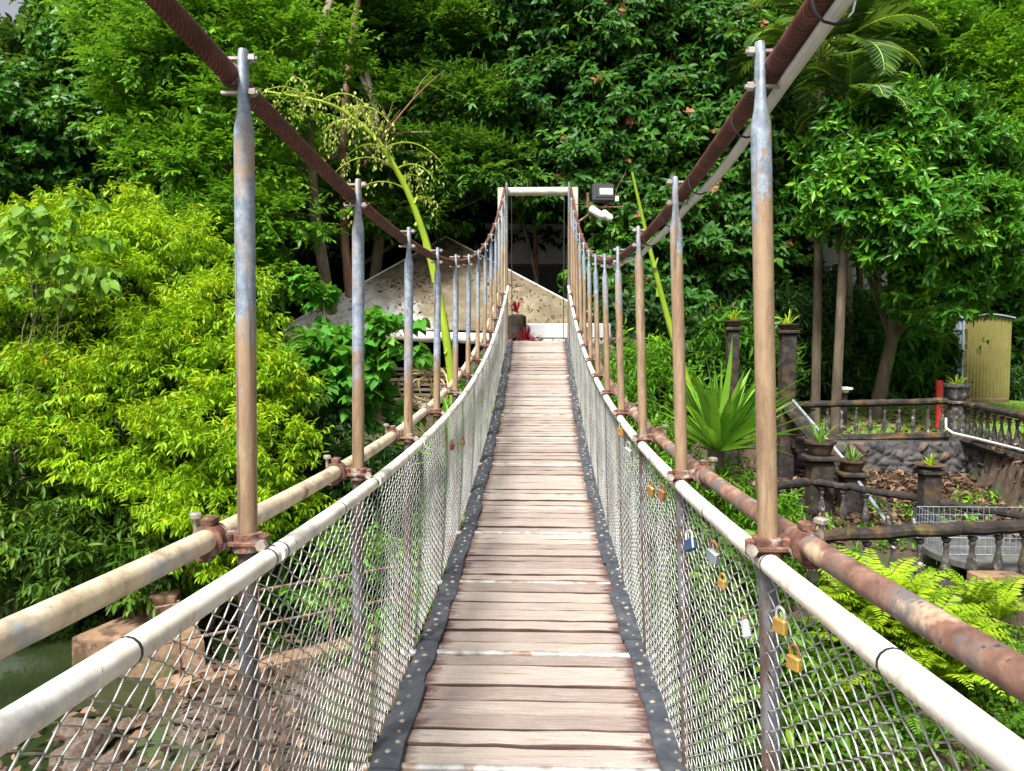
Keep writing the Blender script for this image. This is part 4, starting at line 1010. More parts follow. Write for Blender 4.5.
def rosette(name, label, cat, base, n, L, wd, mat, seed, up=(25, 85), group=None, bend=.25, segs=6, var=None):
    "plant of sword leaves: each a folded tapering blade that arches over"
    rng = np.random.default_rng(seed); V, Fq, va = [], [], []
    for i in range(n):
        az = i * 2.399 + rng.uniform(-.3, .3); el = R(up[0] + (up[1] - up[0]) * rng.random() ** .8); ln = L * rng.uniform(.65, 1.1); wv = wd * rng.uniform(.8, 1.15); b = bend * rng.uniform(.3, 1.6)
        d = np.array([math.cos(az), math.sin(az), 0]); sd_ = np.array([-math.sin(az), math.cos(az), 0]); p = np.array(base, float) + d * .03; o = len(V)
        for k in range(segs + 1):
            t = k / segs; wk = wv * (1 - t ** 2.2) * (.55 + .9 * min(t * 2.2, .5)) + .001
            e = el - b * 1.6 * t * t; nn = np.array([-math.sin(e) * d[0], -math.sin(e) * d[1], math.cos(e)])
            V += [p + sd_ * wk + nn * wk * .35, p, p - sd_ * wk + nn * wk * .35]
            p = p + (d * math.cos(e) + np.array([0, 0, math.sin(e)])) * ln / segs
        for k in range(segs):
            a = o + k * 3; Fq += [(a, a + 1, a + 4, a + 3), (a + 1, a + 2, a + 5, a + 4)]; r_ = rng.random(); va += [r_, r_]
    o = np_mesh(name, np.array(V), np.array(Fq), M[mat], None, va, smooth=True)
    # origin to the base
    me = o.data; me.transform(Matrix.Translation(-Vector(base))); o.location = base
    return tag(o, label, cat, group)

def pot(label, c, r, h, seed, mat='terracotta', group='old planters on the pillars'):
    t = thing('planter', label, 'planter', tuple(c), group)
    b = MB(); b.lathe(c, [(r * .62, 0), (r * .7, .02), (r * .8, h * .35), (r * .98, h * .8), (r * 1.1, h * .82), (r * 1.12, h), (r * .98, h), (r * .94, h * .86), (r * .2, h * .84)], 14); b.build('bowl', M[mat], t)
    return Vector(c) + Vector((0, 0, h * .84))
pl = [('tall dark pillar at the head of the sloping handrail', 788, 334, 445, 15.0, 14, 'a pot of spiky leaves', 11),
      ('dark pillar rising behind the sword leaved plant', 733, 331, 410, 15.6, 11, '', 12),
      ('dark pillar behind the lower end of the sloping handrail', 820, 460, 510, 12.3, 22, '', 13),
      ('low dark pillar right of the sloping handrail', 852, 476, 505, 12.6, 20, '', 14),
      ('thick dark pillar in the middle balustrade above the ferns', 930, 474, 530, 10.7, 17, '', 15),
      ('pale blotched pillar carrying an urn at the lawn corner', 957, 404, 445, 15.9, 13, '', 16)]
gl = ['spiky leaves in the pot on the tall pillar at the head of the handrail', 'spiky leaves in the pot behind the sword leaved plant', 'grassy leaves in the pot at the lower end of the sloping handrail', 'grassy leaves in the pot right of the sloping handrail', 'small yellowish leaves on the thick dark pillar above the ferns', 'pale little plant in the urn beside the shed']
pt = ['shallow pot on the tall pillar at the head of the handrail', 'shallow pot on the pillar behind the sword leaved plant', 'square worn pot at the lower end of the sloping handrail', 'worn pot right of the sloping handrail', 'flat dish on the thick dark pillar above the ferns', 'lichen covered urn on the pillar beside the shed']
for i, (lb, px, yt, yb, y, wd, _, sd_) in enumerate(pl):
    c, w_ = pillar(lb, px, yt, yb, y, wd, 'lichenstone' if i in (5,) else 'mossstone')
    h = [.12, .14, .24, .2, .06, .34][i]
    c2 = pot(pt[i], c, w_ * [.75, .8, .62, .6, .8, .85][i], h, sd_, 'lichenstone' if i == 5 else 'terracotta')
    rosette('potted_plant', gl[i], 'potted plant', tuple(c2), [12, 12, 16, 16, 14, 14][i], [.36, .38, .38, .32, .18, .3][i], [.02, .02, .018, .016, .02, .02][i], ['fern', 'fern', 'agave', 'agave', 'fern', 'fern'][i], 200 + i, (30, 88), 'potted plants on the pillars', .4)

def stone_wall(label, p0, p1, z0, z1, seed, lean=.0):
    rs = np.random.default_rng(seed); p0 = np.array(p0, float); p1 = np.array(p1, float); L_ = np.linalg.norm(p1 - p0); nx, nz = int(L_ / .03), int((z1 - z0) / .03)
    ns = int(L_ * (z1 - z0) / .030); S_ = np.stack([rs.uniform(0, L_, ns), rs.uniform(0, z1 - z0, ns)], 1); hv = rs.random(ns)
    U, W = np.meshgrid(np.linspace(0, L_, nx), np.linspace(0, z1 - z0, nz)); P = np.stack([U.ravel(), W.ravel()], 1)
    d1 = np.full(len(P), 9.0); d2 = np.full(len(P), 9.0); ix = np.zeros(len(P), int)
    for k in range(ns):
        d = np.hypot((P[:, 0] - S_[k, 0]) * .8, P[:, 1] - S_[k, 1]); nb = d < d1
        d2 = np.where(nb, d1, np.minimum(d2, d)); ix = np.where(nb, k, ix); d1 = np.where(nb, d, d1)
    h = np.clip((d2 - d1) / .05, 0, 1) ** .6 * .07 * (.5 + hv[ix]); h[(P[:, 1] > z1 - z0 - .031)] = .02
    t = (p1 - p0) / L_; nn = np.array([t[1], -t[0]])
    X = p0[0] + t[0] * P[:, 0] + nn[0] * (h + lean * (z1 - z0 - P[:, 1])); Y = p0[1] + t[1] * P[:, 0] + nn[1] * (h + lean * (z1 - z0 - P[:, 1])); Z = z0 + P[:, 1]
    V = np.stack([X, Y, Z], 1); i = (np.arange(nz - 1)[:, None] * nx + np.arange(nx - 1)[None]).ravel()
    Fq = np.stack([i, i + 1, i + nx + 1, i + nx], 1)
    # top and back so that it has thickness
    k = len(V); bt = np.array([[p0[0] - nn[0] * .35, p0[1] - nn[1] * .35], [p1[0] - nn[0] * .35, p1[1] - nn[1] * .35]])
    ex = np.array([[*p0, z1], [*p1, z1], [*bt[1], z1], [*bt[0], z1], [*bt[0], z0], [*bt[1], z0]])
    V = np.concatenate([V, ex]); Fq = np.concatenate([Fq, np.array([[k, k + 1, k + 2, k + 3], [k + 3, k + 2, k + 5, k + 4]])])
    o = np_mesh('stone_wall', V, Fq, M['wallstone'], None, np.concatenate([hv[ix[i]], [.3, .3]]), smooth=True)
    return tag(o, label, 'wall')
stone_wall('dark rubble retaining wall below the upper balustrade', (u0.x - .3, 15.72), (w0.x + .1, 15.72), -1.25, u0.z - .73, 3, .10)
stone_wall('rubble retaining wall below the balustrade that runs to the right edge', (w0.x + .05, 15.66), (w1.x, 11.2), -1.35, w0.z - .74, 4, .10)

# ---------------------------------------------------------------- sloping handrail, pipes, lamp, crate
def rail_pipe():
    a = at(790, 397, 15.0); b = at(850, 466, 12.8); c = at(888, 524, 11.2)
    t = thing('sloping_handrail', 'galvanised pipe handrail sloping down from the tall pillar', 'handrail', tuple(at(850, 500, 12.8)))
    k = MB(); k.tube([a, b, b + Vector((.02, -.05, -.1)), c], .026, 8); k.build('rail', M['galv'], t)
    for p in (a, b, c):
        q = MB(); q.tube([(p.x, p.y, p.z), (p.x, p.y, gzf(p.x, p.y) - .1)], .02, 6); q.build('post', M['mossstone'], t)
    s_ = thing('stair_string', 'dark sloping stone stair edge under the pipe handrail', 'stair edge', tuple(at(810, 450, 14)))
    k = MB(); k.tube([at(786, 404, 15.0), at(822, 446, 13.4), at(846, 476, 12.7)], [(.10, .14)] * 3, 8); k.build('string', M['mossstone'], s_)
    k = MB()
    for i in range(7):
        p = at(786 + 10 * i, 420 + 12 * i, 15.2 - .36 * i); k.box((p.x + .25, p.y, p.z - .22), (.7, .34, .16), bev=.015)
    k.build('steps', M['mossstone'], s_)
rail_pipe()
k = MB(); k.tube([at(946, 418, 15.7), at(946, 428, 15.65), at(953, 433, 15.5), at(975, 438, 15.0), at(1030, 452, 12.9), at(1060, 462, 12.0)], .022, 7)
tag(k.build('water_pipe', M['conduit']), 'thin white pipe drooping along the wall right of the urn pillar', 'pipe')
k = MB(); b_ = at(939, 394, 17.2); k.tube([(b_.x + .02, 17.2, gzf(b_.x, 17.2) - .05), (b_.x, 17.2, b_.z + .3)], .075, 10)
tag(k.build('red_pipe', M['redpipe']), 'red plastic pipe standing on the lawn beside the urn pillar', 'pipe')
def bollard():
    c = at(845, 396, 17.5); zb = gzf(c.x, 17.5); t = thing('garden_lamp', 'low garden lamp with a wide pale cap behind the upper balustrade', 'garden lamp', (c.x, 17.5, zb)); zt = at(845, 388, 17.5).z
    k = MB(); k.tube([(c.x, 17.5, zb), (c.x, 17.5, zt - .1)], .06, 8); k.build('stem', M['mossstone'], t)
    k = MB(); k.lathe((c.x, 17.5, zt - .1), [(.07, 0), (.09, .06), (.17, .07), (.17, .11), (.05, .13)], 14); k.build('cap', M['conduit'], t)
bollard()
def crate():
    c = at(985, 545, 9.55); t = thing('wire_crate', 'grey wire crate standing on the round slab behind the nearest balustrade', 'crate', (c.x, 9.6, gzf(c.x, 9.6)))
    x0, x1 = at(936, 540, 9.5).x, at(1060, 540, 9.5).x; y0, y1 = 9.2, 10.0; z0 = at(985, 546, 9.6).z; z1 = at(985, 514, 9.6).z
    for nm, a, b in (('front_grid', (x0, y0), (x1, y0)), ('rear_grid', (x0, y1), (x1, y1)), ('side_grid', (x0, y0), (x0, y1)), ('side_grid', (x1, y0), (x1, y1))):
        k = MB(); n = int(math.hypot(b[0] - a[0], b[1] - a[1]) / .07)
        for i in range(n + 1): x, y = a[0] + (b[0] - a[0]) * i / n, a[1] + (b[1] - a[1]) * i / n; k.tube([(x, y, z0), (x, y, z1)], .0035, 4)
        for j in range(5): z = z0 + (z1 - z0) * j / 4; k.tube([(a[0], a[1], z), (b[0], b[1], z)], .0045 if j in (0, 4) else .003, 4)
        k.build(nm, M['galv'], t)
    d = at(1010, 552, 9.3); s_ = thing('round_slab', 'round grey stone slab under the wire crate', 'slab', (d.x, 9.4, gzf(d.x, 9.4)))
    k = MB(); k.lathe((d.x, 9.5, z0 - .14), [(.80, 0), (.85, .03), (.85, .10), (.82, .125)], 40); k.build('top', M['gdisc'], s_)
    k = MB(); k.lathe((d.x, 9.5, gzf(d.x, 9.4) - .3), [(.45, 0), (.42, z0 - .142 - gzf(d.x, 9.4) + .3)], 20); k.build('base', M['mossstone'], s_)
    b = at(996, 572, 7.9); k = MB(); k.box((b.x, 7.9, b.z - .06), (.5, .2, .10), rot=Euler((0, .03, .12)), bev=.015)
    tag(k.build('stone_kerb', M['concrete']), 'pale stone kerb block on the bank below the round slab', 'kerb block')
crate()

# ---------------------------------------------------------------- left bank: ledge, beam, railing, rocks
def ledge():
    zt = -1.74
    def gp(px, py, z):
        d = at(px, py, 10) - EYE; return EYE + d * ((z - EYE.z) / d.z)
    A, B, C_, D_ = gp(70, 637, zt), gp(129, 612, zt), gp(192, 609, zt), gp(205, 640, zt)
    t = thing('concrete_ledge', 'orange stained concrete ledge standing in the green pond', 'ledge', ((A.x + C_.x) / 2, (A.y + C_.y) / 2, -2.3))
    k = MB(); m = 10; top = [A, D_, C_, B]; bot = [p + Vector(((p - A).x * .0 + .05 * math.sin(i), -.02, -1.2)) for i, p in enumerate(top)]
    k.add(top + bot, [(0, 1, 2, 3), (7, 6, 5, 4), (0, 4, 5, 1), (1, 5, 6, 2), (2, 6, 7, 3), (3, 7, 4, 0)])
    o = k.build('slab', M['concrete'], t, smooth=False); bv = o.modifiers.new('edge', 'BEVEL'); bv.width = .035; bv.segments = 2
    c = gp(163, 617, zt); k = MB(); k.box((c.x, c.y + .05, zt + .14), (.34, .30, .30), rot=Euler((0, 0, .25)), bev=.02); k.build('block', M['concrete'], t)
    zb = -1.95; a = gp(150, 690, zb); b = gp(470, 618, zb)
    t = thing('weir_beam', 'long reddish concrete beam crossing the stream behind the left chain link', 'beam', tuple(a.lerp(b, .5)))
    dd = (b - a).normalized(); ang = math.atan2(dd.y, dd.x); mid = a.lerp(b, .5)
    k = MB(); k.box((mid.x, mid.y + .15, zb - .13), ((b - a).length, .30, .26), rot=Euler((0, 0, ang)), bev=.02); k.build('beam', M['concrete'], t)
    k = MB(); k.box((mid.x, mid.y + .2, zb - .62), ((b - a).length * .98, .16, .72), rot=Euler((0, 0, ang)), bev=.02); k.build('skirt', M['mossstone'], t)
    t = thing('pipe_railing', 'thin rusty pipe railing on the reddish beam behind the left chain link', 'railing', tuple(mid))
    for h in (.42, .82):
        k = MB(); k.tube([a + Vector((0, .15, h)), b + Vector((0, .15, h))], .016, 6); k.build('bar', M['rustrail'], t)
    for u in (.06, .28, .5, .72, .94):
        p = a.lerp(b, u) + Vector((0, .15, 0)); k = MB(); k.tube([p, p + Vector((0, 0, .86))], .018, 6); k.build('post', M['rustrail'], t)
    for x, y, z, sx in ((-6.9, 9.6, -2.05, .7), (-7.6, 9.8, -2.1, .5)):
        pass
    p = gp(5, 600, -1.95); t = thing('bank_stone', 'flat pale stone at the pond edge at far left', 'stone', tuple(p))
    k = MB(); k.box((p.x - .3, p.y + .1, -2.1), (1.2, .7, .34), rot=Euler((.03, .02, .2)), bev=.08); k.build('stone', M['concrete'], t)
    p = gp(22, 610, -2.1); rosette('grass_tuft', 'dry yellow grass tuft at the pond edge beside the flat pale stone', 'grass tuft', (p.x, p.y, -2.15), 60, .42, .008, 'fern', 33, (20, 90), None, .5)
ledge()

def rocks():
    rs = np.random.default_rng(21); protos = []
    for q in range(6):
        k = MB(); n1, n2 = 9, 12; vs_ = []; ph = rs.uniform(0, 6, 9)
        for i in range(n1 + 1):
            for j in range(n2):
                th, fi = math.pi * i / n1, 2 * math.pi * j / n2; d = Vector((math.sin(th) * math.cos(fi), math.sin(th) * math.sin(fi), math.cos(th)))
                r_ = 1 + .16 * math.sin(3 * d.x + ph[0]) + .14 * math.sin(4 * d.y + ph[1]) + .10 * math.sin(6 * d.z + ph[2] + 2 * d.x) + .05 * math.sin(11 * d.x + 9 * d.y)
                vs_.append((d.x * r_, d.y * r_ * .8, d.z * r_ * .55))
        k.add(vs_, [(i * n2 + j, i * n2 + (j + 1) % n2, (i + 1) * n2 + (j + 1) % n2, (i + 1) * n2 + j)[::-1] for i in range(n1) for j in range(n2)])
        o = k.build('river_rock', M['rock'], None, ang=35); protos.append(o)
    for i in range(190):
        x, y = rs.uniform(-5.2, -.6), rs.uniform(4.0, 8.9)
        if x < -4.0 and y > 7.6: continue
        o = protos[i] if i < 6 else protos[i % 6].copy()
        if i >= 6: COL.objects.link(o)
        s_ = rs.uniform(.06, .17) * (1.9 if rs.random() < .12 else 1); o.location = (x, y, -2.22 + s_ * .25 + rs.uniform(0, .10)); o.scale = (s_ * rs.uniform(.8, 1.3), s_, s_ * rs.uniform(.7, 1.1)); o.rotation_euler = (rs.uniform(-.3, .3), rs.uniform(-.3, .3), rs.uniform(0, 6.28))
        tag(o, 'brown rock in the rubble of the stream bed under the left chain link', 'rock', 'rocks of the stream bed')
rocks()

def litter(label, x0, x1, y0, y1, n, seed, zoff=.02, cond=None, lo=.07, hi=.17):
    rs = np.random.default_rng(seed); x, y = rs.uniform(x0, x1, n), rs.uniform(y0, y1, n)
    if cond is not None: q = cond(x, y); x, y = x[q], y[q]; n = len(x)
    z = np.maximum(gz(x, y), -2.2) + zoff + rs.uniform(0, .05, n)
    D = rs.normal(0, 1, (n, 3)); D[:, 2] *= .35; N_ = rs.normal(0, .5, (n, 3)); N_[:, 2] += 1
    L = rs.uniform(lo, hi, n)
    o = leaves_mesh('leaf_litter', np.stack([x, y, z], 1), D, N_, L, L * rs.uniform(.35, .6, n), rs.random(n), M['dry'], None, 'oval')
    tag(o, label, 'leaf litter', kind='stuff')
litter('brown fallen leaves covering the slope below the rubble wall', 3.2, 10, 10.9, 15.6, 7000, 31)
litter('brown fallen leaves in the rubble of the stream bed', -5.2, 1.0, 3.5, 9.6, 1500, 32, .10, lambda x, y: (x > -4) | (y < 7.6))
litter('brown fallen leaves along the edge of the lawn', 5, 11, 16.6, 19.5, 900, 34)
litter('yellowed leaves fallen on the far landing of the bridge', -1.2, 1.2, 15.9, 17.2, 160, 35)


# ---------------------------------------------------------------- sword plants, stalks, ferns
def on(px, y, dz_=0.0):
    x = at(px, 300, y).x; return (x, y, gzf(x, y) + dz_)
b = at(716, 452, 8.3); rosette('sword_leaved_plant', 'big bright green sword leaved plant on the bank right of the bridge', 'sword plant', (b.x, 8.3, b.z), 60, 1.22, .056, 'agave', 50, (10, 84), None, .22)
k = MB(); k.tube([(b.x, 8.3, gzf(b.x, 8.3) - .1), (b.x, 8.3, b.z + .05)], .09, 9); bpy.data.objects['sword_leaved_plant'].rotation_euler = (0, R(15), 0); tag(k.build('plant_stump', M['bark']), 'short brown stump carrying the big sword leaved plant', 'stump')
b = at(455, 425, 10.6); rosette('sword_leaved_plant', 'dark green sword leaved plant beside the bridge under the pavilion', 'sword plant', (b.x, 10.6, min(b.z, gzf(b.x, 10.6) + .5)), 46, 1.25, .05, 'agave', 51, (10, 86), None, .25)
b = on(425, 11.8); rosette('sword_leaved_plant', 'low sword leaved plant in the shade left of the bridge', 'sword plant', (b[0], b[1], b[2] + .2), 34, 1.0, .045, 'agave', 52, (10, 70), None, .35)

def stalk(label, pix, y, rad, seed, n_br, start):
    "tall flower stalk: tapering main stem, arching side branches and small flower buds"
    rng = np.random.default_rng(seed); pts = [at(px, py, yy) for (px, py), yy in zip(pix, y)]
    fine = []
    for i in range(len(pts) - 1):
        for k in range(5): fine.append(pts[i].lerp(pts[i + 1], k / 5))
    fine.append(pts[-1])
    for _ in range(3): fine = [fine[0]] + [(fine[i - 1] + fine[i] * 2 + fine[i + 1]) / 4 for i in range(1, len(fine) - 1)] + [fine[-1]]
    n = len(fine); t = thing('flower_stalk', label, 'flower stalk', tuple(fine[0]))
    k = MB(); k.tube(fine, [rad * (1 - .82 * i / (n - 1)) + .004 for i in range(n)], 9)
    for i in range(2, int(n * .8), 2):           # bracts on the stem
        a = rng.uniform(0, 6.28); p = fine[i]; k.box(p + Vector((math.cos(a), math.sin(a), .3)) * rad * .8, (.035, .035, .12), rot=Euler((rng.uniform(-.5, .5), rng.uniform(-.5, .5), 0)), taper=.3)
    k.build('stem', M['stem'], t)
    P, D, N_, L = [], [], [], []
    for q in range(n_br):
        i = int(n * (start + (1 - start) * q / n_br)); i = min(i, n - 2); p = fine[i]; a = rng.uniform(0, 6.28); ln = rng.uniform(.5, 1.0)
        d = Vector((math.cos(a), math.sin(a) * .6, .5)).normalized(); br = [p]; v = d.copy(); c = p.copy()
        for j in range(9):
            c = c + v * ln / 9; v = (v + Vector((0, 0, -.20))).normalized(); br.append(c)
        m = MB(); m.tube(br, [.012 - .001 * j for j in range(10)], 5); m.build('side_branch', M['stem'], t)
        for j in range(2, 10):
            for _ in range(3):
                o = br[j] + Vector(rng.normal(0, .035, 3)); P.append(o); D.append((rng.normal(0, .5), rng.normal(0, .5), -1)); N_.append(rng.normal(0, 1, 3)); L.append(rng.uniform(.035, .07))
                if j > 4: P.append(o + Vector((0, 0, -rng.uniform(.03, .25)))); D.append((rng.normal(0, .4), rng.normal(0, .4), -1)); N_.append(rng.normal(0, 1, 3)); L.append(rng.uniform(.03, .06))
    if P:
        L = np.array(L); leaves_mesh('flower_buds', np.array([tuple(p) for p in P]), np.array(D, float), np.array(N_, float), L, L * .5, rng.random(len(P)), M['flower'], t, 'oval')
stalk('tall arching yellow green flower stalk with hanging buds rising left of the bridge', [(458, 430), (446, 330), (428, 245), (408, 190), (378, 138), (335, 103), (268, 92)], [10.6, 10.5, 10.4, 10.3, 10.1, 10.0, 9.8], .062, 61, 26, .48)
stalk('straight bare yellow green flower stalk leaning left behind the right posts', [(708, 430), (690, 392), (668, 320), (650, 250), (632, 172)], [9.2, 9.1, 9.0, 8.9, 8.8], .052, 62, 0, .55)

def fern(label, base, n, L, seed, group='ferns on the right bank', mat='fern', lean=0.0, width=.2):
    rng = np.random.default_rng(seed); P, D, N_, Ls = [], [], [], []
    for i in range(n):
        az = i * 2.399 + rng.uniform(-.4, .4); el = R(rng.uniform(38, 86)); ln = L * rng.uniform(.6, 1.1); d = np.array([math.cos(az), math.sin(az), 0]); s_ = np.array([-math.sin(az), math.cos(az), 0]); p = np.array(base, float); m = 22
        for k in range(m):
            t = k / m; e = el - 1.5 * t * t * rng.uniform(.8, 1.1); dr = d * math.cos(e) + np.array([0, 0, math.sin(e)]); p = p + dr * ln / m; nn = -d * math.sin(e) + np.array([0, 0, math.cos(e)])
            w_ = ln * width * (math.sin(math.pi * min(1, .12 + t * .88)) ** .7) * (1 - t * .45)
            if t > .12:
                for sg in (-1, 1):
                    P.append(p.copy()); D.append(s_ * sg + dr * .45 + rng.normal(0, .08, 3) - np.array([0, 0, .15])); N_.append(nn + rng.normal(0, .15, 3)); Ls.append(w_ + .01)
    Ls = np.array(Ls); o = leaves_mesh('fern', np.array(P), np.array(D), np.array(N_), Ls, np.maximum(Ls * .26, .012), np.clip(rng.random(len(P)) * .5 + rng.random() * .5, 0, 1), M[mat], None, 'strip')
    o.data.transform(Matrix.Translation(-Vector(base))); o.location = base
    tag(o, label, 'fern', group)
rngf = np.random.default_rng(5)
def bank(px, py, lo=4.8, hi=9.0):
    "where that direction meets the bank"
    d = at(px, py, 1.0) - EYE; prev = lo
    for y in np.linspace(lo, hi, 85):
        p = EYE + d * y
        if p.z <= gzf(p.x, y): return p
    return EYE + d * hi
FL = [(850, 592), (880, 585), (905, 572), (930, 590), (955, 585), (870, 610), (915, 612), (945, 615), (835, 580), (985, 600), (890, 560), (940, 560), (975, 640), (925, 640), (865, 640), (1010, 625)]
for i, (px, py) in enumerate(FL):
    yy_ = 6.7 + .9 * rngf.random(); q_ = on(px, yy_); p = Vector(q_) + Vector((0, 0, .12)); big = i in (2, 3, 10, 11, 1, 4)
    fern('bright yellow green fern in the clump below the nearest balustrade', (p.x, p.y, p.z - .02), 20 if big else 13, .85 if big else .6, 300 + i)
p = bank(915, 672); fern('pale fresh fern frond cluster low on the bank under the bright fern clump', (p.x, p.y, p.z + .1), 5, .6, 340, None, 'heartlight')
for i, (px, py) in enumerate([(815, 600), (800, 650), (850, 690), (900, 720), (960, 700), (1000, 680), (930, 755), (820, 740), (990, 745), (770, 690)]):
    p = bank(px, py); fern('green fern among the ground cover of the steep bank beside the chain link', (p.x, p.y, p.z), 13, .55, 360 + i, 'ferns of the steep bank', 'cover')

def cover(label, x0, x1, y0, y1, n, seed, mat, L, W, cond=None, k=5, lift=.12):
    rs = np.random.default_rng(seed); x, y = rs.uniform(x0, x1, n), rs.uniform(y0, y1, n)
    if cond is not None: q = cond(x, y); x, y = x[q], y[q]
    n = len(x); den = np.sin(x * 2.1 + 1) * np.sin(y * 2.7) + rs.normal(0, .35, n); q = den > -.45; x, y = x[q], y[q]; n = len(x)
    P = np.stack([x, y, gz(x, y) + rs.uniform(-.02, lift, n)], 1); D = rs.normal(0, .7, (n, 3)); D[:, 2] = np.abs(D[:, 2]) + .35; D[:, 1] -= .4
    U = np.tile([0, 0, 1.0], (n, 1)) + rs.normal(0, .2, (n, 3)); lp, ld, ln, l, w_, kk = shoots(P, D, U, DR, .16, L, W, .35, rs)
    o = leaves_mesh('ground_cover', lp, ld, ln, l, w_, np.clip(np.repeat(rs.random(n), kk) * .5 + rs.random(len(lp)) * .5, 0, 1), M[mat], None, 'oval')
    tag(o, label, 'ground cover', kind='stuff')
cover('small leaved green ground cover over the steep right bank', 1.0, 7.5, 4.4, 7.5, 14000, 71, 'cover', .062, .032)
cover('dark creeping plants over the left bank under the shrubs', -9, -1, 9.6, 14.5, 3500, 72, 'brightdark', .10, .05)
cover('leafy ground cover on the slope beside the far end of the bridge', -2.4, 3.4, 8.4, 15.4, 4200, 73, 'cover', .10, .05, lambda x, y: np.abs(x) > .2)
cover('low dark plants along the foot of the forest behind the lawn', 4, 16, 21.2, 25, 2600, 74, 'dark', .26, .08, None, 5, .5)
cover('green weeds among the ruined terraces on the right', 2.4, 8, 9.0, 13.5, 350, 75, 'layer', .10, .04)
cover('shade plants on the hillside under the forest', -22, 22, 20, 34, 9000, 76, 'dark', .34, .14, lambda x, y: (x < 4) | (y > 25), 5, .8)

# bromeliads at the far landing
b = at(526, 332, 16.4); rosette('bromeliad', 'red bromeliad at the far end of the deck', 'bromeliad', (b.x, 16.4, gzf(b.x, 16.4)), 26, .42, .03, 'red', 81, (20, 85), None, .5)
b = at(516, 312, 17.0); rosette('bromeliad', 'small dark red bromeliad behind the larger red one', 'bromeliad', (b.x, 17.0, b.z), 16, .34, .026, 'red', 82, (30, 85), None, .5)
k = MB(); c0 = at(517, 338, 16.9); k.lathe((c0.x, 17.0, gzf(c0.x, 17.0) - .05), [(.16, 0), (.2, .1), (.2, at(516, 314, 17).z - gzf(c0.x, 17) - .0), (.12, at(516, 314, 17).z - gzf(c0.x, 17) + .04)], 12)
tag(k.build('stone_planter', M['mossstone']), 'mossy round planter behind the red bromeliad', 'planter')
k = MB(); w0_ = at(534, 329, 17.3); k.box((w0_.x + .75, 17.4, w0_.z - .05), (1.9, .5, .34), bev=.03)
tag(k.build('white_ledge', M['whitewall']), 'low white wall across the far end of the bridge', 'wall')
rs = np.random.default_rng(4)

# palms
def palm(label, px, y, crown_px, L, n, seed, lean=0.0):
    rng = np.random.default_rng(seed); c = at(*crown_px, y); b = gb(px, y); t = thing('palm_tree', label, 'palm', b)
    k = MB(); pth = [Vector(b) + (Vector(c) - Vector(b)) * (i / 9) for i in range(10)]; k.tube(pth, [.11 - .004 * i for i in range(10)], 9); k.build('trunk', M['bark'], t)
    for i in range(n):
        az = i * 2.399 + rng.uniform(-.2, .2); el = R(rng.uniform(5, 75)); ln = L * rng.uniform(.8, 1.1); d = np.array([math.cos(az), math.sin(az), 0]); s_ = np.array([-math.sin(az), math.cos(az), 0]); p = np.array(c, float); m = 30; P, D, N_, Ls = [], [], [], []; rp = [Vector(p)]
        for q in range(m):
            tt = q / m; e = el - 1.7 * tt * tt; dr = d * math.cos(e) + np.array([0, 0, math.sin(e)]); p = p + dr * ln / m; nn = -d * math.sin(e) + np.array([0, 0, math.cos(e)]); rp.append(Vector(p))
            if tt > .15:
                for sg in (-1, 1):
                    P.append(p.copy()); D.append(s_ * sg + dr * .7 + nn * .25 + rng.normal(0, .06, 3) - np.array([0, 0, .25])); N_.append(nn + s_ * sg * -.4); Ls.append(ln * .30 * math.sin(math.pi * (.15 + .8 * tt)) + .05)
        Ls = np.array(Ls); o = leaves_mesh('frond', np.array(P), np.array(D), np.array(N_), Ls, np.full(len(P), .07), rng.random(len(P)), M['palm'], t, 'strip')
        k = MB(); k.tube(rp, [.02 * (1 - .8 * j / m) + .003 for j in range(m + 1)], 5); k.build('rachis', M['stem'], o)
palm('palm with drooping fronds hanging beside the top of the right post', 818, 17.8, (822, 58), 2.5, 17, 91)
palm('small palm with yellowing fronds to the left of the rounded glossy tree', 838, 16.6, (850, 112), 1.5, 11, 92)
palm('palm at the right edge behind the olive shed', 1030, 23.6, (1022, 290), 2.0, 11, 93)

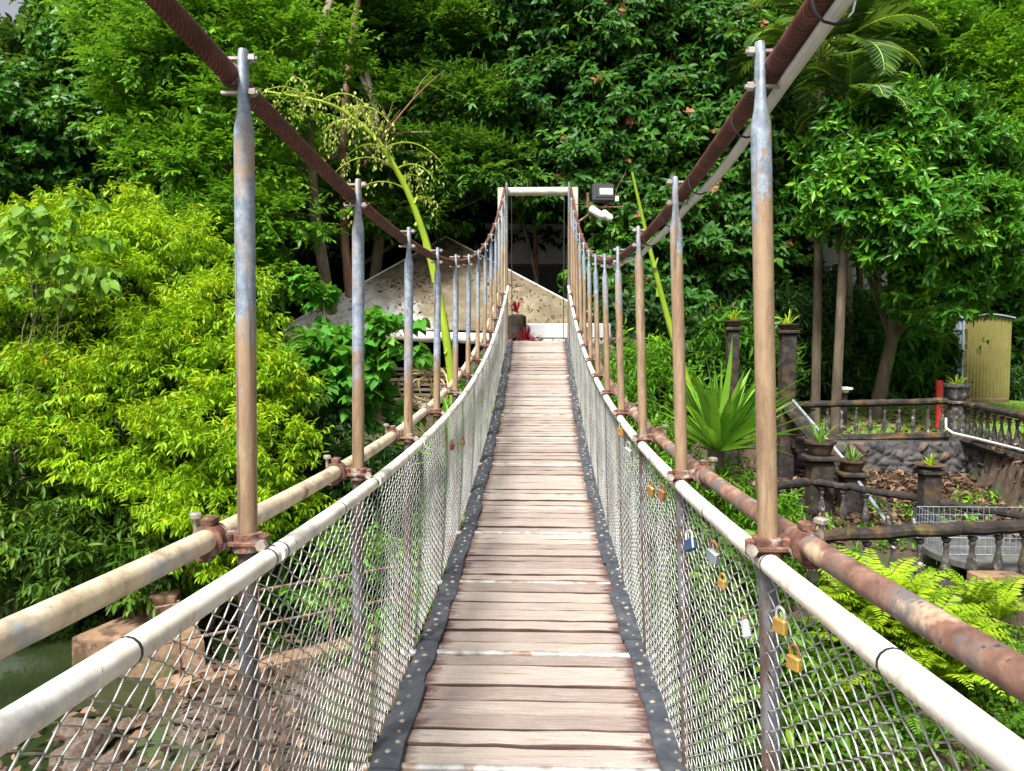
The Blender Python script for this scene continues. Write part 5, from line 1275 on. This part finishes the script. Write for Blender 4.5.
# single trunks standing in the shade
for i, (px, y, pt_, r_, lb, mt) in enumerate([(352, 19.6, (344, -30), .13, 'pale grey trunk left of the reddish trunk above the pavilion', 'barkpale'), (364, 19.3, (363, -30), .10, 'straight reddish trunk above the pavilion', 'barkred'), (838, 20.5, (846, 200), .10, 'pale blotched slender trunk behind the upper balustrade', 'barkpale'), (888, 22, (868, 200), .12, 'dark leaning trunk before the white house wall', 'bark'), (858, 23, (850, 200), .1, 'dark straight trunk left of the leaning trunk', 'bark'), (538, 22.5, (534, 215), .09, 'slim reddish trunk seen through the bridge tower', 'barkred'), (524, 21.8, (522, 220), .07, 'thin dark trunk seen through the bridge tower', 'bark')]):
    b = gb(px, y); c = at(*pt_, y); t = thing('slender_tree', lb, 'tree', b); rng = np.random.default_rng(400 + i)
    k = MB(); k.tube(limb_path((b[0], b[1], b[2] - .2), tuple(c), 0, rng, 10), [r_ * (1.2 - .5 * j / 9) for j in range(10)], 9)
    for q in range(4): k.tube(limb_path(tuple(c), tuple(c + Vector((rng.uniform(-1, 1), rng.uniform(-.6, .6), rng.uniform(.5, 1.6)))), .1, rng), [r_ * .5 * (1 - .13 * j) for j in range(6)], 6)
    if i < 2:
        for tx, ty in ([(300, 170), (430, 132), (300, 90)] if i == 0 else [(445, 70), (395, 170), (400, 110)]):
            e_ = at(tx, ty, y - .8); z0_ = c.z + (b[2] - c.z) * (.30 + .12 * rng.random()); st = (b[0] * .4 + c.x * .6, y, z0_ - .3)
            pth = limb_path(st, tuple(e_), .12, rng, 8); k.tube(pth, [r_ * (.42 - .045 * j) for j in range(8)], 6)
            k.tube(limb_path(pth[4], tuple(Vector(pth[4]) + Vector((rng.uniform(-.5, .8), -.1, .7))), .1, rng), [r_ * (.2 - .03 * j) for j in range(6)], 5)
    k.build('trunk', M[mt], t)
    cl = [((c.x + rng.uniform(-.4, .4), c.y, c.z + 1.2), (1.1, .9, .8))]; P, D, N_, l, w_, v = crown_arrays(cl, 4, .4, 8, WH6, .26, .22, .09, .4, rng)
    leaves_mesh('crown', P, D, N_, l, w_, v, M['dark'], t, 'oval')

# coil of straw rope in the shade left of the bridge
k = MB(); c = at(428, 392, 13.2); rr = np.random.default_rng(14)
for q in range(9):
    a0_ = rr.uniform(0, 6.28); rx, rz = rr.uniform(.22, .42), rr.uniform(.16, .32); ox = rr.normal(0, .07, 3)
    k.tube([c + Vector((rx * math.cos(a) + ox[0], .10 * math.sin(a * 2 + a0_) + ox[1], rz * math.sin(a) + ox[2] + .05 * math.sin(3 * a + a0_))) for a in np.linspace(0, 6.28, 26)], .014, 6)
tag(k.build('rope_coil', M['rope']), 'loose heap of straw coloured rope in the shade left of the bridge', 'rope')

# ---------------------------------------------------------------- floodlight, cameras
def floodlight():
    y = 15.5; t = thing('floodlight', 'black floodlight on a rusty arm beside the right tower leg', 'floodlight', tuple(at(603, 190, y)))
    c = at(603, 193, y); rot = Euler((R(-8), 0, R(6)))
    k = MB(); k.box(c, (.44, .14, .36), rot=rot, bev=.025); k.box(c + Vector((0, .1, 0)), (.34, .1, .26), rot=rot, bev=.02); k.build('housing', M['lampblack'], t)
    f = rot.to_matrix() @ Vector((0, -.073, 0)); k = MB(); k.box(c + f + Vector((.02, 0, .02)), (.36, .012, .26), rot=rot, bev=.004); k.build('lens', M['lampblack'], t)
    k = MB(); k.box(c + f * 1.1 + Vector((.05, 0, .005)), (.26, .012, .13), rot=rot, bev=.003); k.build('reflector', M['lampglass'], t)
    k = MB(); k.tube([at(570, 228, y + .15), at(590, 214, y + .1), at(612, 202, y)], .026, 8); k.tube([at(588, 193, y), at(588, 208, y)], .03, 8); k.tube([at(586, 207, y), at(624, 207, y)], .014, 6); k.build('bracket_arm', M['rust'], t)
    k = MB(); k.tube([at(613, 203, y), at(618, 186, y), at(626, 172, y)], .008, 5); k.tube([at(572, 205, y), at(584, 203, y), at(594, 206, y)], .008, 5); k.build('cable', M['rust'], t)
    k = MB(); k.box(at(617, 199, y), (.07, .07, .11), bev=.01); k.build('junction_box', M['conduit'], t)
    for i, (a, b, lb) in enumerate([((590, 208), (603, 217), 'left of two white spot lamps below the floodlight'), ((602, 212), (611, 219), 'right of two white spot lamps below the floodlight')]):
        p, q = at(*a, y - .12), at(*b, y - .16); s_ = thing('spot_lamp', lb, 'spot lamp', tuple(p), 'white spot lamps'); k = MB(); k.tube([p, p.lerp(q, .1), p.lerp(q, .9), q], [.05, .075, .075, .06], 12); k.build('body', M['conduit'], s_)
        k = MB(); k.tube([q, q + (q - p).normalized() * .02], .052, 12); k.build('lens', M['lampglass'], s_)
        k = MB(); k.tube([p.lerp(q, .5), p.lerp(q, .5) + Vector((-.03, .14, .02))], .018, 6); k.build('bracket', M['rust'], s_)
floodlight()

# ---------------------------------------------------------------- padlocks on the right mesh
def padlock(label, px, py, sz, body, shk, tilt=0.0, yaw=0.0, xp=.598, shape='square'):
    d = at(px, py, 1.0) - EYE; u = (xp - EYE.x) / d.x; c = EYE + d * u
    t = thing('padlock', label, 'padlock', tuple(c), 'padlocks on the chain link'); w_, h, th = sz
    rot = Euler((tilt, 0, 0)).to_matrix() @ Euler((0, 0, R(90) + yaw)).to_matrix()
    k = MB(); k.box(c, (w_, th, h), rot=rot, bev=th * .22)
    k.lathe(c + rot @ Vector((0, 0, -h / 2)), [(th * .2, -.001), (th * .2, .002)], 10)
    if shape == 'ribbed':
        for i in range(4): k.box(c + rot @ Vector((0, 0, -h * .35 + i * h * .23)), (w_ * 1.04, th * 1.06, h * .05), rot=rot, bev=.0005)
    k.build('body', M[body], t, ang=30)
    pts = [Vector((-w_ * .32, 0, h * .46)), Vector((-w_ * .32, 0, h * .46 + w_ * .35))] + [Vector((-w_ * .32 * math.cos(a), 0, h * .46 + w_ * .35 + w_ * .36 * math.sin(a))) for a in np.linspace(.2, 2.94, 9)] + [Vector((w_ * .32, 0, h * .46 + w_ * .35)), Vector((w_ * .32, 0, h * .46))]
    k = MB(); k.tube([c + rot @ p for p in pts], w_ * .085, 8); k.build('shackle', M[shk], t)
padlock('large square brass padlock with steel shackle on the nearest right post', 780, 626, (.036, .034, .015), 'brass', 'steel', .05, .5, .589)
padlock('speckled brass padlock with rusty shackle lowest by the nearest right post', 794, 663, (.034, .030, .014), 'brass', 'rustlock', .03, .5, .589)
padlock('long silver combination padlock hanging tilted left of the brass ones', 746, 629, (.020, .048, .014), 'steel', 'rustlock', -.75, .6, .589, 'ribbed')
padlock('dark blue padlock with a bright face hanging below the white rail', 690, 545, (.046, .042, .02), 'bluelock', 'steel', -.6, .6, .584)
padlock('grey steel padlock between the dark blue and the small brass padlocks', 713, 556, (.044, .040, .02), 'galv', 'rustlock', .3, .5, .589)
padlock('small brass padlock hanging below the grey steel padlock', 722, 584, (.028, .026, .013), 'brass', 'brass', 0, .5, .589)
padlock('tan padlock on the mesh near the third right post', 651, 491, (.04, .055, .02), 'brass', 'rustlock', .4, .5, .589)
padlock('rust brown padlock beside the tan one near the third right post', 662, 495, (.036, .05, .02), 'rustlock', 'rustlock', .3, .5, .589)
padlock('pale silver padlock on the far mesh below the fifth right post', 628, 452, (.06, .05, .02), 'steel', 'steel', .3, .5, .589)
padlock('brass padlock on the far mesh above the pale silver one', 621, 432, (.055, .05, .02), 'brass', 'steel', 0, .5, .589)
for px, py, lb in ((452, 447, 'rusty padlock on the left mesh at middle distance'), (463, 443, 'small brass padlock on the left mesh at middle distance')):
    padlock(lb, px, py, (.05, .045, .02), 'rustlock' if px < 460 else 'brass', 'rustlock', .1, -.4, -.578)
